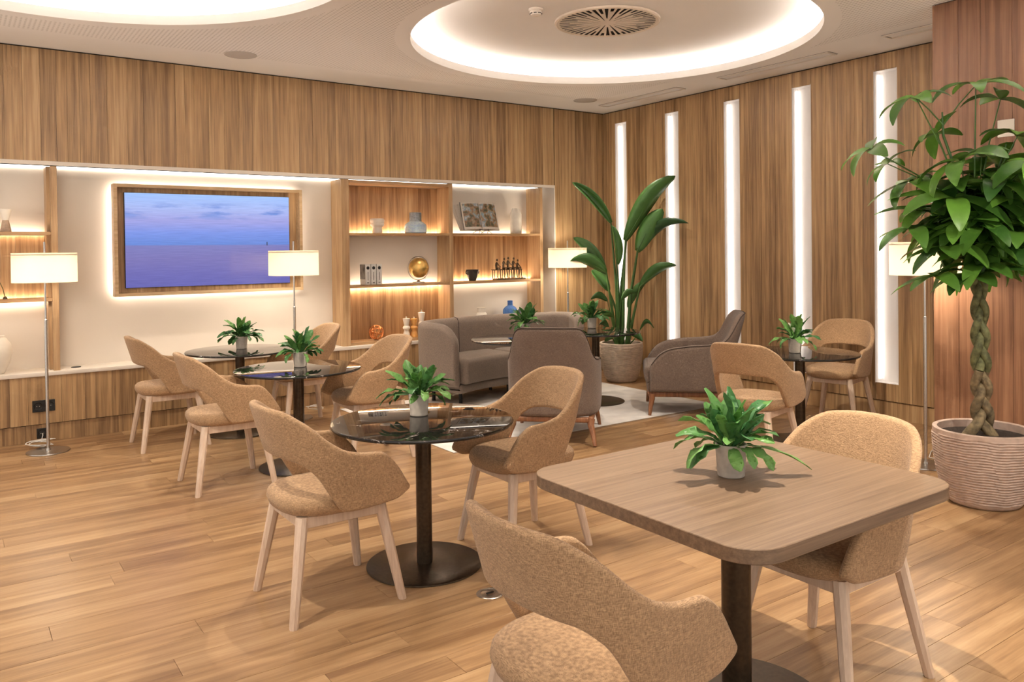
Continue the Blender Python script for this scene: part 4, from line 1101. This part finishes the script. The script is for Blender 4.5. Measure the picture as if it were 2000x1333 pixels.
BL = [  # stem bow px, leaf base px, tip px, width, depth, sag, fold, twist
 ((1205, 560), (1196, 436), (1122, 358), .20, .02, .06, 1.1, .3),
 ((1218, 560), (1222, 470), (1312, 352), .34, -.05, .10, .35, .2),
 ((1216, 560), (1230, 455), (1292, 372), .26, .14, .05, .6, -.2),
 ((1232, 560), (1243, 490), (1290, 412), .33, -.12, .08, .35, -.3),
 ((1234, 570), (1248, 492), (1330, 440), .22, .04, .12, .8, .3),
 ((1196, 590), (1186, 528), (1124, 462), .22, .08, .08, .6, .3),
 ((1194, 600), (1184, 530), (1114, 506), .25, -.12, .12, .45, -.2),
 ((1236, 610), (1248, 556), (1312, 516), .22, -.10, .10, .5, .2),
 ((1234, 640), (1230, 598), (1268, 546), .20, .08, .05, .6, .4),
 ((1208, 560), (1206, 515), (1196, 440), .20, -.02, .02, .9, .8),
 ((1205, 600), (1193, 565), (1160, 525), .20, .10, .08, .6, .2),
 ((1198, 640), (1186, 582), (1153, 578), .13, -.08, .2, .3, .1),
 ((1200, 640), (1196, 610), (1170, 612), .12, -.14, .15, .4, .1),
 ((1206, 640), (1212, 580), (1240, 566), .13, -.1, .15, .4, .2),
 ((1238, 655), (1248, 638), (1274, 634), .09, -.06, .4, .5, .1),
 ((1196, 655), (1188, 634), (1168, 626), .11, -.1, .25, .4, .1),
 ((1210, 652), (1206, 640), (1176, 655), .16, -.16, .12, .3, .1),
 ((1216, 652), (1222, 640), (1248, 655), .15, -.16, .12, .3, .1)]
for k, (mid, bs_, tp, wd, dep, sag, fold, tw) in enumerate(BL):
    r0 = bp_at(1213 + (mid[0] - 1213) * .5, 672, dep * .4); r0.z = -.02
    def lim(px, d): return min(d, (.42 - .07 - .818 * (px - 1213) / 159.0) / .5755)
    b_ = bp_at(*bs_, lim(bs_[0], dep)); t_ = bp_at(*tp, lim(tp[0], dep * 1.6))
    th = .018 if k < 11 else .007
    pts = [r0, r0.lerp(bp_at(*mid, dep * .6), .5), bp_at(*mid, dep * .7), b_.lerp(bp_at(*mid, dep * .7), .35), b_, b_.lerp(t_, .35) + Vector((0, 0, sag * (t_ - b_).length * .85 - .004))]
    link('stem', tube_me('stem', [(pts, [th * 1.25, th * 1.1, th * .9, th * .65, th * .5, th * .2])], 8, 'stem'), None, bop)
    lf = big_leaf(b_, t_, wd * .74, sag * 1.3, fold * 1.3, 'leaf_bird', 'leaf', 16, tw); lf.parent = bop

# ---- braided money tree
PM = Vector((-1.86, -5.60, 0))
planter(tuple(PM), 'rosy ribbed planter holding the braided tree at the right edge', .205, .285, .46, 'planter2')
mt = empty('braided_tree', (PM.x, PM.y, .42), 0, 'braided trunk tree with palmate leaves at the right edge', 'tree')
HT = 1.10
for s in range(3):
    pts, rad = [], []
    for k in range(61):
        t = k / 60; z = t * HT; sp = .040 * (1 - .35 * t); ph = t * 2 * pi * 2.3 + s * 2 * pi / 3
        fl = .05 * max(0, 1 - t * 7) ** 1.3
        lat = sp * sin(ph) + fl * sin(s * 2 * pi / 3 + .9) * 1.5; dep = sp * .62 * sin(2 * ph) + fl * cos(s * 2 * pi / 3)
        ctr = RV * ((-.006 - .02 * t))
        pts.append(ctr + RV * lat + DV * dep + Vector((0, 0, z - .02))); rad.append(.029 * (1 - .3 * t) + .006 * max(0, 1 - t * 6))
    ts = link('trunk_strand', tube_me('trunk_strand', [(pts[:24], rad[:24])], 12, 'trunk'), None, mt)
    link('green_section', tube_me('green_section', [(pts[23:], rad[23:])], 12, 'trunk_green'), None, ts)
def mt_at(px, py, dep): return RV * ((px - 1917) / 313.0) + Vector((0, 0, (975 - py) / 313.0 - .42)) + DV * dep
def leaflet_me(ln, wd, droop, n=8):
    V, F = [], []; p = Vector((0, 0, 0)); ang = .25
    for i in range(n + 1):
        t = i / n; w_ = wd * .5 * (max(0, sin(pi * (t ** .85 * .97 + .015))) ** .75); w_ = max(w_, .002)
        nn = Vector((-sin(ang), 0, cos(ang)))
        V += [p + Vector((0, w_, 0)) + nn * w_ * .22, p, p + Vector((0, -w_, 0)) + nn * w_ * .22]
        p = p + Vector((cos(ang), 0, sin(ang))) * ln / n; ang -= droop / n
    F = []
    for i in range(n): F += [(i * 3, i * 3 + 3, i * 3 + 4, i * 3 + 1), (i * 3 + 1, i * 3 + 4, i * 3 + 5, i * 3 + 2)]
    return mk('leaflet', V, F, True, 'leaf_money')
LM = [leaflet_me(.31, .115, 1.0), leaflet_me(.29, .108, 1.4), leaflet_me(.25, .095, 1.2), leaflet_me(.30, .105, .6)]
crown = mt_at(1905, 470, 0)
q = random.Random(21)
CL = [((1772, 190), -.1, .95, 5), ((1896, 165), -.05, 1.0, 5), ((1962, 188), .05, 1.0, 5), ((1680, 290), -.15, .95, 5), ((1826, 318), -.28, 1.15, 7), ((1956, 268), -.15, 1.2, 6),
      ((1748, 310), .1, .75, 5), ((1790, 345), .05, 1.0, 6), ((1818, 385), -.25, 1.2, 6), ((1768, 440), -.1, 1.0, 5), ((1872, 510), -.22, 1.0, 6), ((1960, 480), -.1, 1.0, 6),
      ((1890, 360), -.3, 1.1, 6), ((1985, 345), -.1, 1.1, 6), ((1930, 420), -.25, 1.1, 6), ((1860, 440), -.3, 1.1, 6), ((2000, 420), -.05, 1.1, 6), ((1845, 250), .1, .9, 5), ((1925, 300), .05, 1.1, 6)]
while len(CL) < 50:
    a, b, c = q.gauss(0, 1), q.gauss(0, 1), q.gauss(0, 1)
    px, py = 1905 + a * 78, 400 + b * 70
    if 1775 < px < 2110 and 270 < py < 545: CL.append(((px, py), c * .2, q.uniform(.85, 1.15), q.choice((5, 6, 6))))
for k, ((px, py), dep, sc_, nl) in enumerate(CL):
    hub = mt_at(px, py, dep)
    out = (hub - crown); out.z *= .5
    cl = empty('leaf_cluster'); cl.parent = mt
    az = atan2(out.y, out.x); tilt = min(.9, out.length * .9)
    cl.location = hub; 
    cl.rotation_euler = (Matrix.Rotation(az, 4, 'Z') @ Matrix.Rotation(tilt * q.uniform(.5, 1.1), 4, 'Y') @ Matrix.Rotation(q.uniform(-.3, .3), 4, 'X')).to_euler()
    for j in range(nl):
        a = 2 * pi * (j - (nl - 1) / 2) / (nl + .35) + q.uniform(-.12, .12)
        lf = link('leaflet', q.choice(LM), None, cl, (0, 0, 0), (0, q.uniform(-.15, .25), a)); s = sc_ * q.uniform(.8, 1.08) * (.85 if j in (0, nl - 1) else 1); lf.scale = (s, s, s)
    bs_ = crown + Vector((q.uniform(-.06, .06), q.uniform(-.06, .06), q.uniform(-.1, .2)))
    mid = bs_.lerp(hub, .55) + Vector((0, 0, .06))
    link('petiole', tube_me('petiole', [([bs_, mid, hub], [.006, .0045, .003])], 6, 'stem'), None, mt)
V, F = [], []
for k in range(190):
    a, b, c = q.gauss(0, 1), q.gauss(0, 1), q.gauss(0, 1); l_ = sqrt(a * a + b * b + c * c); rr = q.uniform(.45, 1.0) / l_
    p0 = mt_at(1915 + a * rr * 118, 415 + b * rr * 105, 0) + DV * (c * rr * .36)
    rot = Matrix.Rotation(q.uniform(0, 2 * pi), 4, 'Z') @ Matrix.Rotation(q.uniform(-.1, 1.0), 4, 'Y') @ Matrix.Rotation(q.uniform(-.4, .4), 4, 'X')
    src = q.choice(LM); base = len(V); sc_ = q.uniform(.7, 1.0)
    V += [p0 + rot @ (v_.co * sc_) for v_ in src.vertices]; F += [tuple(base + i for i in f.vertices) for f in src.polygons]
inf = link('inner_foliage', mk('inner_foliage', V, F, True, 'leaf_money'), None, mt); inf['kind'] = 'stuff'
link('crown_branch', tube_me('crown_branch', [([mt_at(1912, 535, 0), mt_at(1905, 470, 0), mt_at(1880, 380, -.02), mt_at(1838, 260, -.02), mt_at(1836, 215, -.02)], [.02, .016, .011, .008, .005])], 8, 'stem'), None, mt)
link('crown_branch', tube_me('crown_branch', [([mt_at(1916, 535, 0), mt_at(1925, 450, .02), mt_at(1945, 350, .02), mt_at(1955, 275, -.05)], [.02, .015, .01, .005])], 8, 'stem'), None, mt)
for (px, py), d in (((1772, 190), -.1), ((1896, 165), -.05)):
    link('petiole', tube_me('petiole', [([mt_at(1838, 240, -.02), mt_at((1838 + px) / 2, (235 + py) / 2, d * .6), mt_at(px, py, d)], [.005, .004, .003])], 6, 'stem'), None, mt)

for o in bpy.data.objects:
    if o.type == 'LIGHT' and o.parent is None: o['kind'] = 'helper'
